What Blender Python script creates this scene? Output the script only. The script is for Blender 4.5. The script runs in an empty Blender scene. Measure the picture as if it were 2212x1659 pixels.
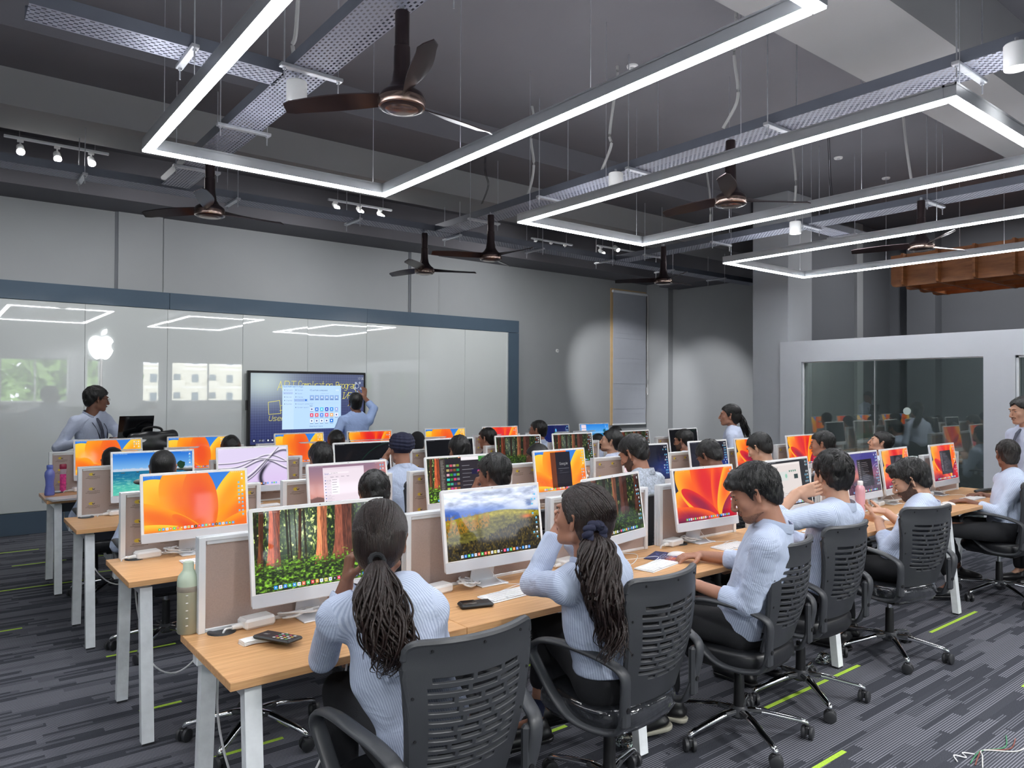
import bpy, math, random
import numpy as np
from mathutils import Vector, Matrix
sc = bpy.context.scene
rnd = random.Random(7)
PI = math.pi
def R(a): return math.radians(a)

# ------------------------------------------------------------------ camera
HC = 1.6915; FPX = 1586.3; CW, CH = 2212, 1659
_PT, _YW, _RL = .011, .666, .004
_g = Vector((math.sin(_YW), math.cos(_YW), 0)); _r = Vector((math.cos(_YW), -math.sin(_YW), 0)); _z = Vector((0, 0, 1))
CF = _g * math.cos(_PT) + _z * math.sin(_PT); _u = -_g * math.sin(_PT) + _z * math.cos(_PT)
CR = _r * math.cos(_RL) + _u * math.sin(_RL); CU = _u * math.cos(_RL) - _r * math.sin(_RL)
CP = Vector((0, 0, HC))
cam = bpy.data.cameras.new('camera'); camo = bpy.data.objects.new('camera', cam); sc.collection.objects.link(camo)
cam.sensor_width = 36; cam.lens = FPX / CW * 36; cam.clip_start = .05; cam.clip_end = 300
camo.matrix_world = Matrix(((CR.x, CU.x, -CF.x, 0), (CR.y, CU.y, -CF.y, 0), (CR.z, CU.z, -CF.z, HC), (0, 0, 0, 1)))
sc.camera = camo
def at(px, py, x=None, y=None, z=None, d=None):
    """a point of the room seen at pixel (px, py), on the plane x=, y= or z=, or at depth d"""
    r = CF + CR * ((px - CW / 2) / FPX) - CU * ((py - CH / 2) / FPX)
    k = d if d is not None else x / r.x if x is not None else y / r.y if y is not None else (z - HC) / r.z
    return CP + r * k

# ------------------------------------------------------------------ world, exposure
wd = bpy.data.worlds.new('world'); sc.world = wd; wd.use_nodes = True
wn = wd.node_tree.nodes; wl = wd.node_tree.links
bg = wn['Background']; tc = wn.new('ShaderNodeTexCoord'); nz = wn.new('ShaderNodeTexNoise'); cr = wn.new('ShaderNodeValToRGB')
nz.inputs['Scale'].default_value = 2.2; nz.inputs['Detail'].default_value = 5
cr.color_ramp.elements[0].color = (.72, .80, .90, 1); cr.color_ramp.elements[1].color = (.95, .97, 1, 1)
wl.new(tc.outputs['Generated'], nz.inputs['Vector']); wl.new(nz.outputs['Fac'], cr.inputs['Fac']); wl.new(cr.outputs['Color'], bg.inputs['Color'])
bg.inputs['Strength'].default_value = 2.4
sc.view_settings.view_transform = 'Standard'; sc.view_settings.look = 'None'
sc.view_settings.gamma = 1; sc.view_settings.use_curve_mapping = False
sc.view_settings.exposure = 1.6
sc.cycles.max_bounces = 7; sc.cycles.diffuse_bounces = 4; sc.cycles.glossy_bounces = 4; sc.cycles.transmission_bounces = 5
sc.cycles.transparent_max_bounces = 8; sc.cycles.sample_clamp_indirect = 6; sc.cycles.caustics_reflective = False; sc.cycles.caustics_refractive = False
LED = 13.0; UPFILL = 9.0

# ------------------------------------------------------------------ mesh helpers
class MB:
    def __init__(s): s.v = []; s.f = []
    def add(s, vs, fs, M=None):
        o = len(s.v)
        if M is not None: vs = [M @ Vector(v) for v in vs]
        s.v += [tuple(v) for v in vs]; s.f += [tuple(i + o for i in f) for f in fs]; return s
    def box(s, c, d, b=0, M=None):
        hx, hy, hz = d[0] / 2, d[1] / 2, d[2] / 2; cx, cy, cz = c
        if b <= 0:
            vs = [(cx + i * hx, cy + j * hy, cz + k * hz) for i in (-1, 1) for j in (-1, 1) for k in (-1, 1)]
            return s.add(vs, [(0, 1, 3, 2), (4, 6, 7, 5), (0, 4, 5, 1), (2, 3, 7, 6), (0, 2, 6, 4), (1, 5, 7, 3)], M)
        b = min(b, hx * .95, hy * .95, hz * .95); vs = []; ix = {}
        for i in (-1, 1):
            for j in (-1, 1):
                for k in (-1, 1):
                    for a in range(3):
                        q = [hx - b, hy - b, hz - b]; q[a] += b
                        ix[i, j, k, a] = len(vs); vs.append((cx + i * q[0], cy + j * q[1], cz + k * q[2]))
        fs = []
        for a in range(3):
            for sg in (-1, 1):
                o = [(-1, -1), (1, -1), (1, 1), (-1, 1)]
                if sg < 0: o = o[::-1]
                if a == 1: o = o[::-1]
                q = []
                for m, n in o:
                    t = [m, n]; t.insert(a, sg); q.append(ix[t[0], t[1], t[2], a])
                fs.append(tuple(q))
        for a in range(3):
            b1, b2 = [t for t in range(3) if t != a]
            for m in (-1, 1):
                for n in (-1, 1):
                    def K(e, w):
                        t = [0, 0, 0]; t[a] = e; t[b1] = m; t[b2] = n; return ix[t[0], t[1], t[2], w]
                    fs.append((K(-1, b1), K(1, b1), K(1, b2), K(-1, b2)))
        for i in (-1, 1):
            for j in (-1, 1):
                for k in (-1, 1): fs.append(tuple(ix[i, j, k, a] for a in range(3)))
        return s.add(vs, fs, M)
    def tube(s, pts, r, n=8, ry=None, up=(0, 0, 1), caps=True, closed=False, M=None, ph=0):
        P = [Vector(p) for p in pts]; m = len(P); up = Vector(up); vs = []; fs = []
        rr = r if isinstance(r, (list, tuple)) else [r] * m; r2 = rr if ry is None else (ry if isinstance(ry, (list, tuple)) else [ry] * m)
        for i, p in enumerate(P):
            if closed: t = (P[(i + 1) % m] - P[i - 1])
            else: t = P[min(i + 1, m - 1)] - P[max(i - 1, 0)]
            t.normalize(); a = t.cross(up)
            if a.length < 1e-3: a = t.cross(Vector((1, .01, 0)))
            a.normalize(); b = a.cross(t)
            for k in range(n):
                an = 2 * PI * k / n + ph; vs.append(p + a * (math.cos(an) * rr[i]) + b * (math.sin(an) * r2[i]))
        for i in range(m if closed else m - 1):
            j = (i + 1) % m
            for k in range(n):
                k2 = (k + 1) % n; fs.append((i * n + k, i * n + k2, j * n + k2, j * n + k))
        if caps and not closed: fs += [tuple(range(n))[::-1], tuple((m - 1) * n + k for k in range(n))]
        return s.add(vs, fs, M)
    def cyl(s, a, b, r, r2=None, n=16, M=None, caps=True): return s.tube([a, b], [r, r if r2 is None else r2], n, M=M, caps=caps)
    def lathe(s, prof, n=24, c=(0, 0, 0), M=None):
        vs = []; fs = []; m = len(prof)
        for r, z in prof:
            for k in range(n): an = 2 * PI * k / n; vs.append((c[0] + r * math.cos(an), c[1] + r * math.sin(an), c[2] + z))
        for i in range(m - 1):
            for k in range(n): k2 = (k + 1) % n; fs.append((i * n + k, i * n + k2, (i + 1) * n + k2, (i + 1) * n + k))
        fs += [tuple(range(n))[::-1], tuple((m - 1) * n + k for k in range(n))]
        return s.add(vs, fs, M)
    def prism(s, poly, h, M=None):
        n = len(poly); vs = [(x, y, 0) for x, y in poly] + [(x, y, h) for x, y in poly]
        return s.add(vs, [tuple(range(n))[::-1], tuple(range(n, 2 * n))] + [(i, (i + 1) % n, n + (i + 1) % n, n + i) for i in range(n)], M)
    def mesh(s, name): me = bpy.data.meshes.new(name); me.from_pydata(s.v, [], s.f); me.update(); return me
col = sc.collection
def ob(name, m, mat=None, parent=None, loc=None, rot=None, ang=35, flip=False, **pr):
    me = m.mesh(name) if isinstance(m, MB) else m
    if me is not None and isinstance(m, MB):
        import bmesh
        bm = bmesh.new(); bm.from_mesh(me); bmesh.ops.recalc_face_normals(bm, faces=bm.faces); bm.to_mesh(me); bm.free()
    if me is not None and ang and isinstance(m, MB):
        me.shade_smooth(); me.set_sharp_from_angle(angle=R(ang))
    o = bpy.data.objects.new(name, me); col.objects.link(o)
    if mat is not None and me is not None and not me.materials: me.materials.append(mat)
    if parent is not None: o.parent = parent
    if loc is not None: o.location = loc
    if rot is not None: o.rotation_euler = rot if isinstance(rot, (tuple, list, Vector)) else (0, 0, rot)
    for k, v in pr.items(): o[k] = v
    return o
def emp(name, loc=(0, 0, 0), rz=0, **pr): return ob(name, None, loc=loc, rot=(0, 0, rz), **pr)
def struct(name, m, mat, parent=None, **k): return ob(name, m, mat, parent, kind='structure', **k)
def dup(o, parent=None, **pr):
    c = o.copy(); col.objects.link(c); c.parent = parent
    for ch in list(o.children): dup(ch, c)
    for k, v in pr.items():
        if k == 'loc': c.location = v
        elif k == 'rz': c.rotation_euler = (0, 0, v)
        else: c[k] = v
    return c
def smooth(pts, n=6, closed=False):
    """Catmull-Rom through points"""
    P = [Vector(p) for p in pts]; m = len(P); out = []
    rng = range(m) if closed else range(m - 1)
    for i in rng:
        g = (lambda j: P[j % m]) if closed else (lambda j: P[max(0, min(m - 1, j))])
        a, b, c, d = g(i - 1), g(i), g(i + 1), g(i + 2)
        for k in range(n):
            t = k / n; out.append(.5 * ((2 * b) + (c - a) * t + (2 * a - 5 * b + 4 * c - d) * t * t + (3 * b - a - 3 * c + d) * t ** 3))
    if not closed: out.append(P[-1])
    return out

# ------------------------------------------------------------------ materials
def nt(name):
    m = bpy.data.materials.new(name); m.use_nodes = True; t = m.node_tree; return m, t, t.nodes['Principled BSDF']
def ln(c): return tuple(((v / 255) / 12.92 if v <= 10 else ((v / 255 + .055) / 1.055) ** 2.4) for v in c)
def mat(name, rgb, rough=.5, metal=0, var=.06, ns=8, bump=0, bs=200, coat=0, spec=None, stretch=None, emit=None, es=1, alpha=None, trans=0):
    """plain procedural material; rgb is the sRGB look of the paint, varied by a noise"""
    m, t, b = nt(name); N = t.nodes; L = t.links; c = ln(rgb)
    g = N.new('ShaderNodeTexCoord'); src = g.outputs['Object']
    if stretch:
        mp = N.new('ShaderNodeMapping'); mp.inputs['Scale'].default_value = stretch; L.new(src, mp.inputs['Vector']); src = mp.outputs['Vector']
    n = N.new('ShaderNodeTexNoise'); n.inputs['Scale'].default_value = ns; n.inputs['Detail'].default_value = 4; L.new(src, n.inputs['Vector'])
    r = N.new('ShaderNodeValToRGB'); r.color_ramp.elements[0].position = .3; r.color_ramp.elements[1].position = .7
    r.color_ramp.elements[0].color = tuple(max(0, v * (1 - var)) for v in c) + (1,); r.color_ramp.elements[1].color = tuple(min(1, v * (1 + var)) for v in c) + (1,)
    L.new(n.outputs['Fac'], r.inputs['Fac']); L.new(r.outputs['Color'], b.inputs['Base Color'])
    b.inputs['Roughness'].default_value = rough; b.inputs['Metallic'].default_value = metal
    if coat: b.inputs['Coat Weight'].default_value = coat; b.inputs['Coat Roughness'].default_value = .05
    if spec is not None: b.inputs['Specular IOR Level'].default_value = spec
    if trans: b.inputs['Transmission Weight'].default_value = trans
    if alpha is not None: b.inputs['Alpha'].default_value = alpha
    if bump:
        n2 = N.new('ShaderNodeTexNoise'); n2.inputs['Scale'].default_value = bs; n2.inputs['Detail'].default_value = 3; L.new(src, n2.inputs['Vector'])
        bp = N.new('ShaderNodeBump'); bp.inputs['Strength'].default_value = bump; bp.inputs['Distance'].default_value = .01
        L.new(n2.outputs['Fac'], bp.inputs['Height']); L.new(bp.outputs['Normal'], b.inputs['Normal'])
    if emit: b.inputs['Emission Color'].default_value = (*ln(emit), 1); b.inputs['Emission Strength'].default_value = es
    return m
M = {}
M['wall'] = mat('wall paint', (152, 155, 158), .75, var=.03, ns=1.5, bump=.05, bs=120)
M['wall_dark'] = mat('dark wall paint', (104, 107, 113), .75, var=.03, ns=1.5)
M['ceil'] = mat('ceiling paint', (106, 105, 111), .85, var=.05, ns=1.2, bump=.08, bs=40)
M['beam'] = mat('lit beam paint', (140, 139, 141), .85, var=.03, ns=1.2, bump=.05, bs=60)  # lighter copy of the ceiling paint; light on the beams put into colour
M['board_frame'] = mat('blue grey laminate', (80, 95, 110), .12, var=.04, ns=3)
M['white_metal'] = mat('white powder coat', (226, 229, 232), .35, var=.02)
M['alu'] = mat('silver aluminium', (205, 208, 212), .3, .6, var=.03)
M['imac'] = mat('silver shell', (226, 229, 234), .22, .15, var=.01)
M['chin'] = mat('pale chin glass', (205, 209, 216), .18, 0, var=.01, coat=.6)
M['tray'] = mat('grey perforated steel', (98, 102, 113), .45, .35, var=.06, ns=6)  # darker than the tray plates: shade of the side rails put into colour
M['galv'] = mat('galvanised steel', (190, 192, 198), .35, .7, var=.1, ns=30)
M['bronze'] = mat('dark bronze fan metal', (66, 56, 58), .28, .75, var=.08)
M['bronze_l'] = mat('bright bronze rim', (140, 120, 112), .2, .9, var=.05)
M['white_plastic'] = mat('white plastic', (236, 236, 236), .35, var=.02)
M['cable_w'] = mat('white cable', (224, 224, 226), .4, var=.02)
M['conduit'] = mat('grey conduit', (176, 176, 176), .5, var=.03)
M['black'] = mat('black plastic', (22, 22, 24), .4, var=.1)
M['chair'] = mat('charcoal chair plastic', (54, 56, 60), .42, var=.06, bump=.05, bs=300)
M['chrome'] = mat('chrome', (225, 227, 230), .08, 1, var=.02)
M['wheel'] = mat('caster plastic', (48, 49, 52), .4, var=.06)
M['seat'] = mat('black seat vinyl', (28, 29, 32), .35, var=.1, bump=.1, bs=20)
M['seat_wrap'] = mat('seat under clear film', (40, 42, 46), .12, var=.3, ns=14, bump=.9, bs=16, coat=1)
M['netting'] = mat('black netting', (26, 26, 28), .8, var=.1, alpha=.72)
M['skin'] = mat('warm brown skin', (166, 118, 96), .5, var=.06, ns=18, bump=.05, bs=250)
M['skin_d'] = mat('deep brown skin', (126, 84, 66), .5, var=.06, ns=18, bump=.05, bs=250)
M['skin_l'] = mat('light brown skin', (190, 146, 122), .5, var=.06, ns=18, bump=.05, bs=250)
M['eye'] = mat('eye', (225, 220, 215), .2); M['iris'] = mat('dark iris', (25, 18, 15), .15); M['lip'] = mat('lips', (140, 84, 78), .45)
M['trouser'] = mat('black trouser cloth', (24, 25, 29), .85, var=.2, ns=6, bump=.2, bs=400)
M['shoe'] = mat('black shoe', (26, 26, 28), .35, var=.2); M['sole'] = mat('pale shoe sole', (190, 186, 170), .6, var=.1)
M['sock'] = mat('navy sock', (28, 34, 62), .9, var=.1, bump=.3, bs=300)
M['navy'] = mat('navy cloth', (30, 33, 58), .8, var=.15, ns=12, bump=.3, bs=60)
M['cream'] = mat('cream cloth', (226, 220, 200), .85, var=.04)
M['grommet'] = mat('dark grommet', (44, 46, 50), .45)
M['glassdark'] = mat('dark screen glass', (14, 15, 18), .08, var=.02)
M['outside_wall'] = mat('cream building render', (226, 220, 200), .8, var=.06, ns=.6)
M['outside_glass'] = mat('building window glass', (96, 112, 122), .2)
def hairmat(name, rgb):
    m = mat(name, rgb, .32, 0, var=.45, ns=9, stretch=(14, 14, 1.2), bump=.5, bs=24); return m
M['hair'] = hairmat('black hair', (16, 14, 14)); M['hair_b'] = hairmat('dark brown hair', (35, 23, 20)); M['hair_g'] = hairmat('greying hair', (44, 40, 38))
M['stubble_l'] = mat('light stubble', (128, 92, 76), .8, var=.3, ns=160)
M['stubble'] = mat('stubble', (78, 57, 48), .8, var=.3, ns=120)

def wave_mat(name, rgb1, rgb2, pitch=.007, check=False, attr=True):
    """cloth with woven stripes that follow the cut of the garment (attribute st across, st2 along, in metres)"""
    m, t, b = nt(name); N = t.nodes; L = t.links
    def mt(op, a, b_=None):
        n = N.new('ShaderNodeMath'); n.operation = op
        for i, v in enumerate((a, b_)):
            if v is None: continue
            if isinstance(v, (int, float)): n.inputs[i].default_value = v
            else: L.new(v, n.inputs[i])
        return n.outputs[0]
    def at_(nm): a = N.new('ShaderNodeAttribute'); a.attribute_name = nm; return a.outputs['Fac']
    g = N.new('ShaderNodeTexCoord')
    w = mt('ADD', mt('MULTIPLY', mt('SINE', mt('MULTIPLY', at_('st'), 2 * PI / pitch)), .5), .5)
    if check: w = mt('MULTIPLY', mt('ADD', w, mt('ADD', mt('MULTIPLY', mt('SINE', mt('MULTIPLY', at_('st2'), 2 * PI / pitch)), .5), .5)), .5)
    r = N.new('ShaderNodeValToRGB'); r.color_ramp.elements[0].color = (*ln(rgb1), 1); r.color_ramp.elements[1].color = (*ln(rgb2), 1)
    r.color_ramp.elements[0].position = .2; r.color_ramp.elements[1].position = .7
    L.new(w, r.inputs['Fac'])
    n = N.new('ShaderNodeTexNoise'); n.inputs['Scale'].default_value = 7; n.inputs['Detail'].default_value = 4; n.inputs['Distortion'].default_value = 1.2; L.new(g.outputs['Object'], n.inputs['Vector'])
    bp = N.new('ShaderNodeBump'); bp.inputs['Strength'].default_value = .6; bp.inputs['Distance'].default_value = .03; L.new(n.outputs['Fac'], bp.inputs['Height']); L.new(bp.outputs['Normal'], b.inputs['Normal'])
    L.new(r.outputs['Color'], b.inputs['Base Color']); b.inputs['Roughness'].default_value = .8; b.inputs['Specular IOR Level'].default_value = .2
    return m
M['shirt'] = wave_mat('pale blue striped shirt', (166, 178, 204), (196, 206, 226), .0085)
M['shirt_c'] = wave_mat('pale blue checked shirt', (172, 188, 216), (208, 218, 236), .011, check=True)
M['shirt_b'] = wave_mat('blue shirt', (140, 160, 204), (156, 176, 214), .006)
M['shirt_s'] = wave_mat('solid pale shirt', (180, 188, 210), (190, 198, 218), .006)
M['kurta'] = mat('grey speckled cloth', (176, 184, 196), .8, var=.35, ns=70)

def wood_mat():
    m, t, b = nt('oak laminate'); N = t.nodes; L = t.links
    g = N.new('ShaderNodeTexCoord'); mp = N.new('ShaderNodeMapping'); mp.inputs['Scale'].default_value = (1.2, 34, 34)
    n = N.new('ShaderNodeTexNoise'); n.inputs['Scale'].default_value = 2.6; n.inputs['Detail'].default_value = 6; n.inputs['Roughness'].default_value = .65
    L.new(g.outputs['Object'], mp.inputs['Vector']); L.new(mp.outputs['Vector'], n.inputs['Vector'])
    r = N.new('ShaderNodeValToRGB'); r.color_ramp.elements[0].color = (*ln((190, 138, 90)), 1); r.color_ramp.elements[1].color = (*ln((222, 176, 126)), 1)
    r.color_ramp.elements[0].position = .32; r.color_ramp.elements[1].position = .66
    L.new(n.outputs['Fac'], r.inputs['Fac']); L.new(r.outputs['Color'], b.inputs['Base Color']); b.inputs['Roughness'].default_value = .38
    return m
M['wood'] = wood_mat()
M['wood_dark'] = mat('stained plywood', (150, 96, 56), .5, var=.25, ns=5, stretch=(1, 1, 6))

def carpet_mat():
    m, t, b = nt('striped carpet tiles'); N = t.nodes; L = t.links
    g = N.new('ShaderNodeTexCoord'); s = N.new('ShaderNodeSeparateXYZ'); L.new(g.outputs['Object'], s.inputs[0])
    def mt(op, a, b_=None, c=None):
        n = N.new('ShaderNodeMath'); n.operation = op
        for i, v in enumerate((a, b_, c)):
            if v is None: continue
            if isinstance(v, (int, float)): n.inputs[i].default_value = v
            else: L.new(v, n.inputs[i])
        return n.outputs[0]
    def wn_(a, b_):
        c = N.new('ShaderNodeCombineXYZ'); L.new(a, c.inputs[0]); L.new(b_, c.inputs[1]); w = N.new('ShaderNodeTexWhiteNoise'); w.noise_dimensions = '2D'; L.new(c.outputs[0], w.inputs['Vector']); return w.outputs['Value']
    X, Y = s.outputs[0], s.outputs[1]
    def streak(pitch, length, seed):
        row = mt('FLOOR', mt('DIVIDE', Y, pitch)); h = wn_(row, mt('ADD', mt('MULTIPLY', row, 0), seed))
        cx = mt('FLOOR', mt('ADD', mt('DIVIDE', X, length), mt('MULTIPLY', h, 13.7))); return wn_(cx, row)
    s1 = streak(.048, .55, 1.3); s2 = streak(.024, .33, 4.1)
    line = mt('GREATER_THAN', mt('SINE', mt('MULTIPLY', Y, 2 * PI / .012)), .35)
    on = mt('GREATER_THAN', s1, .52); on2 = mt('GREATER_THAN', s2, .6)
    k = mt('MULTIPLY', line, mt('MAXIMUM', on, mt('MULTIPLY', on2, .7)))
    sp = N.new('ShaderNodeTexNoise'); sp.inputs['Scale'].default_value = 260; L.new(g.outputs['Object'], sp.inputs['Vector'])
    v = mt('ADD', mt('ADD', mt('MULTIPLY', s1, .018), .006), mt('ADD', mt('MULTIPLY', k, .16), mt('MULTIPLY', sp.outputs['Fac'], .085)))
    c = N.new('ShaderNodeCombineColor'); L.new(mt('ADD', v, -.004), c.inputs[0]); L.new(mt('ADD', v, -.001), c.inputs[1]); L.new(mt('ADD', mt('MULTIPLY', v, 1.12), .004), c.inputs[2])
    L.new(c.outputs[0], b.inputs['Base Color']); b.inputs['Roughness'].default_value = .95; b.inputs['Specular IOR Level'].default_value = .1
    bp = N.new('ShaderNodeBump'); bp.inputs['Strength'].default_value = .5; bp.inputs['Distance'].default_value = .004; L.new(k, bp.inputs['Height']); L.new(bp.outputs['Normal'], b.inputs['Normal'])
    return m
M['carpet'] = carpet_mat()
M['lime'] = mat('lime carpet yarn', (172, 208, 66), .95, var=.2, ns=200)

def glossy_panel(name, rgb, rough=.03, ior=1.5, coat=0.):
    m = mat(name, rgb, rough, var=.015, ns=1); b = m.node_tree.nodes['Principled BSDF']; b.inputs['IOR'].default_value = ior
    if coat: b.inputs['Coat Weight'].default_value = coat; b.inputs['Coat Roughness'].default_value = .01; b.inputs['Coat IOR'].default_value = 1.8
    return m
M['board'] = glossy_panel('back painted white glass', (208, 213, 213), .02, 1.75, 1.)
def glass_mat(name, tint, refl=.5, trans=.8):
    m = bpy.data.materials.new(name); m.use_nodes = True; t = m.node_tree; N = t.nodes; L = t.links; N.remove(N['Principled BSDF'])
    o = N['Material Output']; a = N.new('ShaderNodeBsdfTransparent'); a.inputs[0].default_value = (*[v * trans for v in tint], 1)
    g = N.new('ShaderNodeBsdfGlossy'); g.inputs['Roughness'].default_value = .01; g.inputs['Color'].default_value = (.9, .95, .93, 1)
    f = N.new('ShaderNodeFresnel'); f.inputs['IOR'].default_value = 1.6; mu = N.new('ShaderNodeMath'); mu.operation = 'MULTIPLY_ADD'; mu.inputs[1].default_value = 1.2; mu.inputs[2].default_value = refl; mu.use_clamp = True
    x = N.new('ShaderNodeMixShader'); L.new(f.outputs[0], mu.inputs[0]); L.new(mu.outputs[0], x.inputs[0]); L.new(a.outputs[0], x.inputs[1]); L.new(g.outputs[0], x.inputs[2]); L.new(x.outputs[0], o.inputs[0])
    return m
M['glass'] = glass_mat('partition glass', (.86, .93, .90), .08, .96)
M['clear'] = glass_mat('window glass', (1, 1, 1), .0, .97)
def led_mat(name, rgb, st):
    m, t, b = nt(name); b.inputs['Base Color'].default_value = (1, 1, 1, 1); b.inputs['Emission Color'].default_value = (*rgb, 1); b.inputs['Emission Strength'].default_value = st; return m
M['led'] = led_mat('led diffuser', (.93, .96, 1), LED)
M['up_fill'] = led_mat('added uplight glow', (.95, .97, 1), UPFILL)
M['spot'] = led_mat('spot lens', (1, .98, .95), 30)
M['down'] = led_mat('downlight lens', (.95, .97, 1), 3)
M['sign'] = led_mat('lit sign', (.97, .98, 1), .42)
M['wall_p'] = mat('pale partition paint', (184, 187, 193), .7, var=.02, ns=1.5)
M['wall_c'] = mat('column paint', (168, 171, 176), .75, var=.02, ns=1.5)
# ================================================================== the room
YB = 10.32; ZC = 4.51; ZS = 3.96; XR = 9.25; YBK = -5.0; XL = -3.2
def bx(x0, x1, y0, y1, z0, z1, b=0): return MB().box(((x0 + x1) / 2, (y0 + y1) / 2, (z0 + z1) / 2), (x1 - x0, y1 - y0, z1 - z0), b)
fl = struct('floor', bx(XL - .2, 13.4, YBK - .2, 10.6, -.1, 0), M['carpet'])
for (a, b) in [((1650, 1528), (1848, 1435)), ((1992, 1362), (2090, 1317)), ((1760, 1663), (1830, 1625)), ((2195, 1480), (2290, 1440)), ((-60, 1382), (52, 1368)), ((-20, 1283), (190, 1252)),
               ((25, 1222), (140, 1205)), ((430, 1652), (615, 1597)), ((-20, 1193), (82, 1183)), ((1180, 1595), (1240, 1577)), ((225, 1412), (375, 1385)), ((1110, 1445), (1150, 1437)),
               ((300, 1535), (390, 1512)), ((420, 1700), (560, 1668)), ((215, 1238), (300, 1225)), ((190, 1205), (260, 1197))]:
    p, q = at(*a, z=0), at(*b, z=0)
    y = round(((p.y + q.y) / 2 - .013) / .25) * .25 + .02; struct('green_stripe', bx(p.x, q.x, y - .012, y + .012, 0, .0012), M['lime'], fl, ang=0)
struct('ceiling', bx(XL - .2, 13.4, YBK - .2, 10.6, ZC, ZC + .2), M['ceil'])
struct('trim_1', bx(XL, XR + 4, 6.25, 7.7, 4.26, ZC), M['ceil'])
struct('trim_2', bx(XL, 11.95, 7.05, 7.7, ZS, 4.27), M['beam'])
struct('trim_3', bx(XL, 13.3, 1.97, 2.60, ZS, ZC), M['beam'])
struct('trim_4', bx(XL, 11.95, 9.7, 10.5, ZS, ZC), M['ceil'])
struct('trim_5', bx(XL, 13.3, -3.2, -2.6, ZS, ZC), M['beam'])
struct('trim_6', bx(11.35, 11.95, 6.2, 9.7, 3.8, ZC), M['ceil'])
struct('wall_front', bx(XL - .2, 12.1, 10.42, 10.6, 0, ZC), M['wall'])
for x0 in (1.81, 6.07): struct('trim_%d' % (7 if x0 < 3 else 8), bx(x0, x0 + .52, 10.385, 10.42, 2.9, ZS), M['wall'])
for x0 in (1.81, 6.07): struct('trim_%d' % (9 if x0 < 3 else 10), bx(x0 - .035, x0, 10.405, 10.418, 2.9, ZS), M['wall_dark'])  # recess shadow beside each pilaster, put in as a dark strip
struct('wall_left', bx(XL - .2, XL, YBK, 10.5, 0, ZC), M['wall'])
struct('wall_end', bx(11.95, 12.15, 6.0, 10.5, 0, ZC), M['wall'])
ypl = at(1452, 700, x=11.95).y; struct('trim_11', bx(11.8, 11.96, ypl - .02, 10.42, 0, ZC), M['wall'])
struct('wall_column', bx(9.3, 9.92, 5.64, 6.2, 0, ZC, .004), M['wall_c'])
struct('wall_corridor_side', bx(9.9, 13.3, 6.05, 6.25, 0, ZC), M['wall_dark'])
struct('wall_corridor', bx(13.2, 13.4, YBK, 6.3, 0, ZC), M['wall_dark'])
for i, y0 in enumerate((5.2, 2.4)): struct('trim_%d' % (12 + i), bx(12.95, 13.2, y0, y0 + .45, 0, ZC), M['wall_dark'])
# partition with its glazed openings
gy1, gy0 = at(1731, 782, x=XR).y, at(2124, 771, x=XR).y; gz = at(1731, 782, x=XR).z; dy1 = at(2193, 768, x=XR).y; PZ = 2.4; PY = at(1685, 738, x=XR).y
pw = MB()
pw.box((XR + .1, (gy1 + PY) / 2, PZ / 2), (.2, PY - gy1, PZ)); pw.box((XR + .1, (gy0 + gy1) / 2, (PZ + gz) / 2), (.2, gy1 - gy0, PZ - gz))
pw.box((XR + .1, (gy0 + gy1) / 2, .04), (.2, gy1 - gy0, .08)); pw.box((XR + .1, (gy0 + dy1) / 2, PZ / 2), (.2, gy0 - dy1, PZ))
pw.box((XR + .1, (dy1 + YBK) / 2, (PZ + gz) / 2), (.2, dy1 - YBK, PZ - gz)); pw.box((XR + .1, (dy1 - 1.1 + YBK) / 2, gz / 2), (.2, dy1 - 1.1 - YBK, gz))
struct('wall_partition', pw, M['wall_p'], ang=20)
w1 = struct('window_1', bx(XR + .06, XR + .075, gy0, gy1, .08, gz), M['glass'])
fr = MB()
for y in (gy0 + .006, gy1 - .006): fr.box((XR + .06, y, gz / 2), (.05, .012, gz))
fr.box((XR + .06, (gy0 + gy1) / 2, gz - .006), (.05, gy1 - gy0, .012)); struct('window_frame', fr, M['white_metal'], w1)
ys = at(1885, 800, x=XR).y; struct('pane_joint', bx(XR + .045, XR + .09, ys - .004, ys + .004, .08, gz), M['alu'], w1)
p = at(1960, 888, x=XR + .06); struct('round_sticker', MB().cyl((p.x - .012, p.y, p.z), (p.x - .004, p.y, p.z), .045, n=24), mat('frosted sticker', (176, 190, 186), .6), w1)
d1 = struct('door_1', bx(XR + .06, XR + .075, dy1 - 1.0, dy1 - .02, .02, gz - .02), M['glass'])
fr = MB(); fr.box((XR + .06, dy1 - .012, gz / 2), (.06, .024, gz)); fr.box((XR + .06, dy1 - .5, gz - .012), (.06, 1.0, .024)); struct('door_frame', fr, M['white_metal'], d1)
# window with its lowered blind beside the end wall
wx0, wx1, wz0, wz1 = 10.72, 11.74, 1.05, 3.77
w2 = struct('window_2', bx(wx0 - .02, wx1 + .02, 10.405, 10.418, wz0 - .02, wz1 + .03), mat('raw wood reveal', (196, 168, 128), .6))
bl = emp('roller_blind', (0, 0, 0), label='pale grey roller blind lowered over the tall window near the end wall', category='blind')
g = MB(); n = 26
for i in range(n):
    z0 = wz0 + (wz1 - wz0 - .05) * i / n; z1 = wz0 + (wz1 - wz0 - .05) * (i + 1) / n; y = 10.375 + .004 * math.sin(i * 1.3)
    g.box(((wx0 + wx1) / 2, y, (z0 + z1) / 2), (wx1 - wx0 - .04, .006, z1 - z0))
ob('blind_fabric', g, mat('blind fabric', (164, 168, 178), .8, var=.02), bl, ang=60)
ob('bottom_rail', bx(wx0 + .01, wx1 - .03, 10.355, 10.385, wz0 - .02, wz0 + .01, .004), M['white_metal'], bl)
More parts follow.
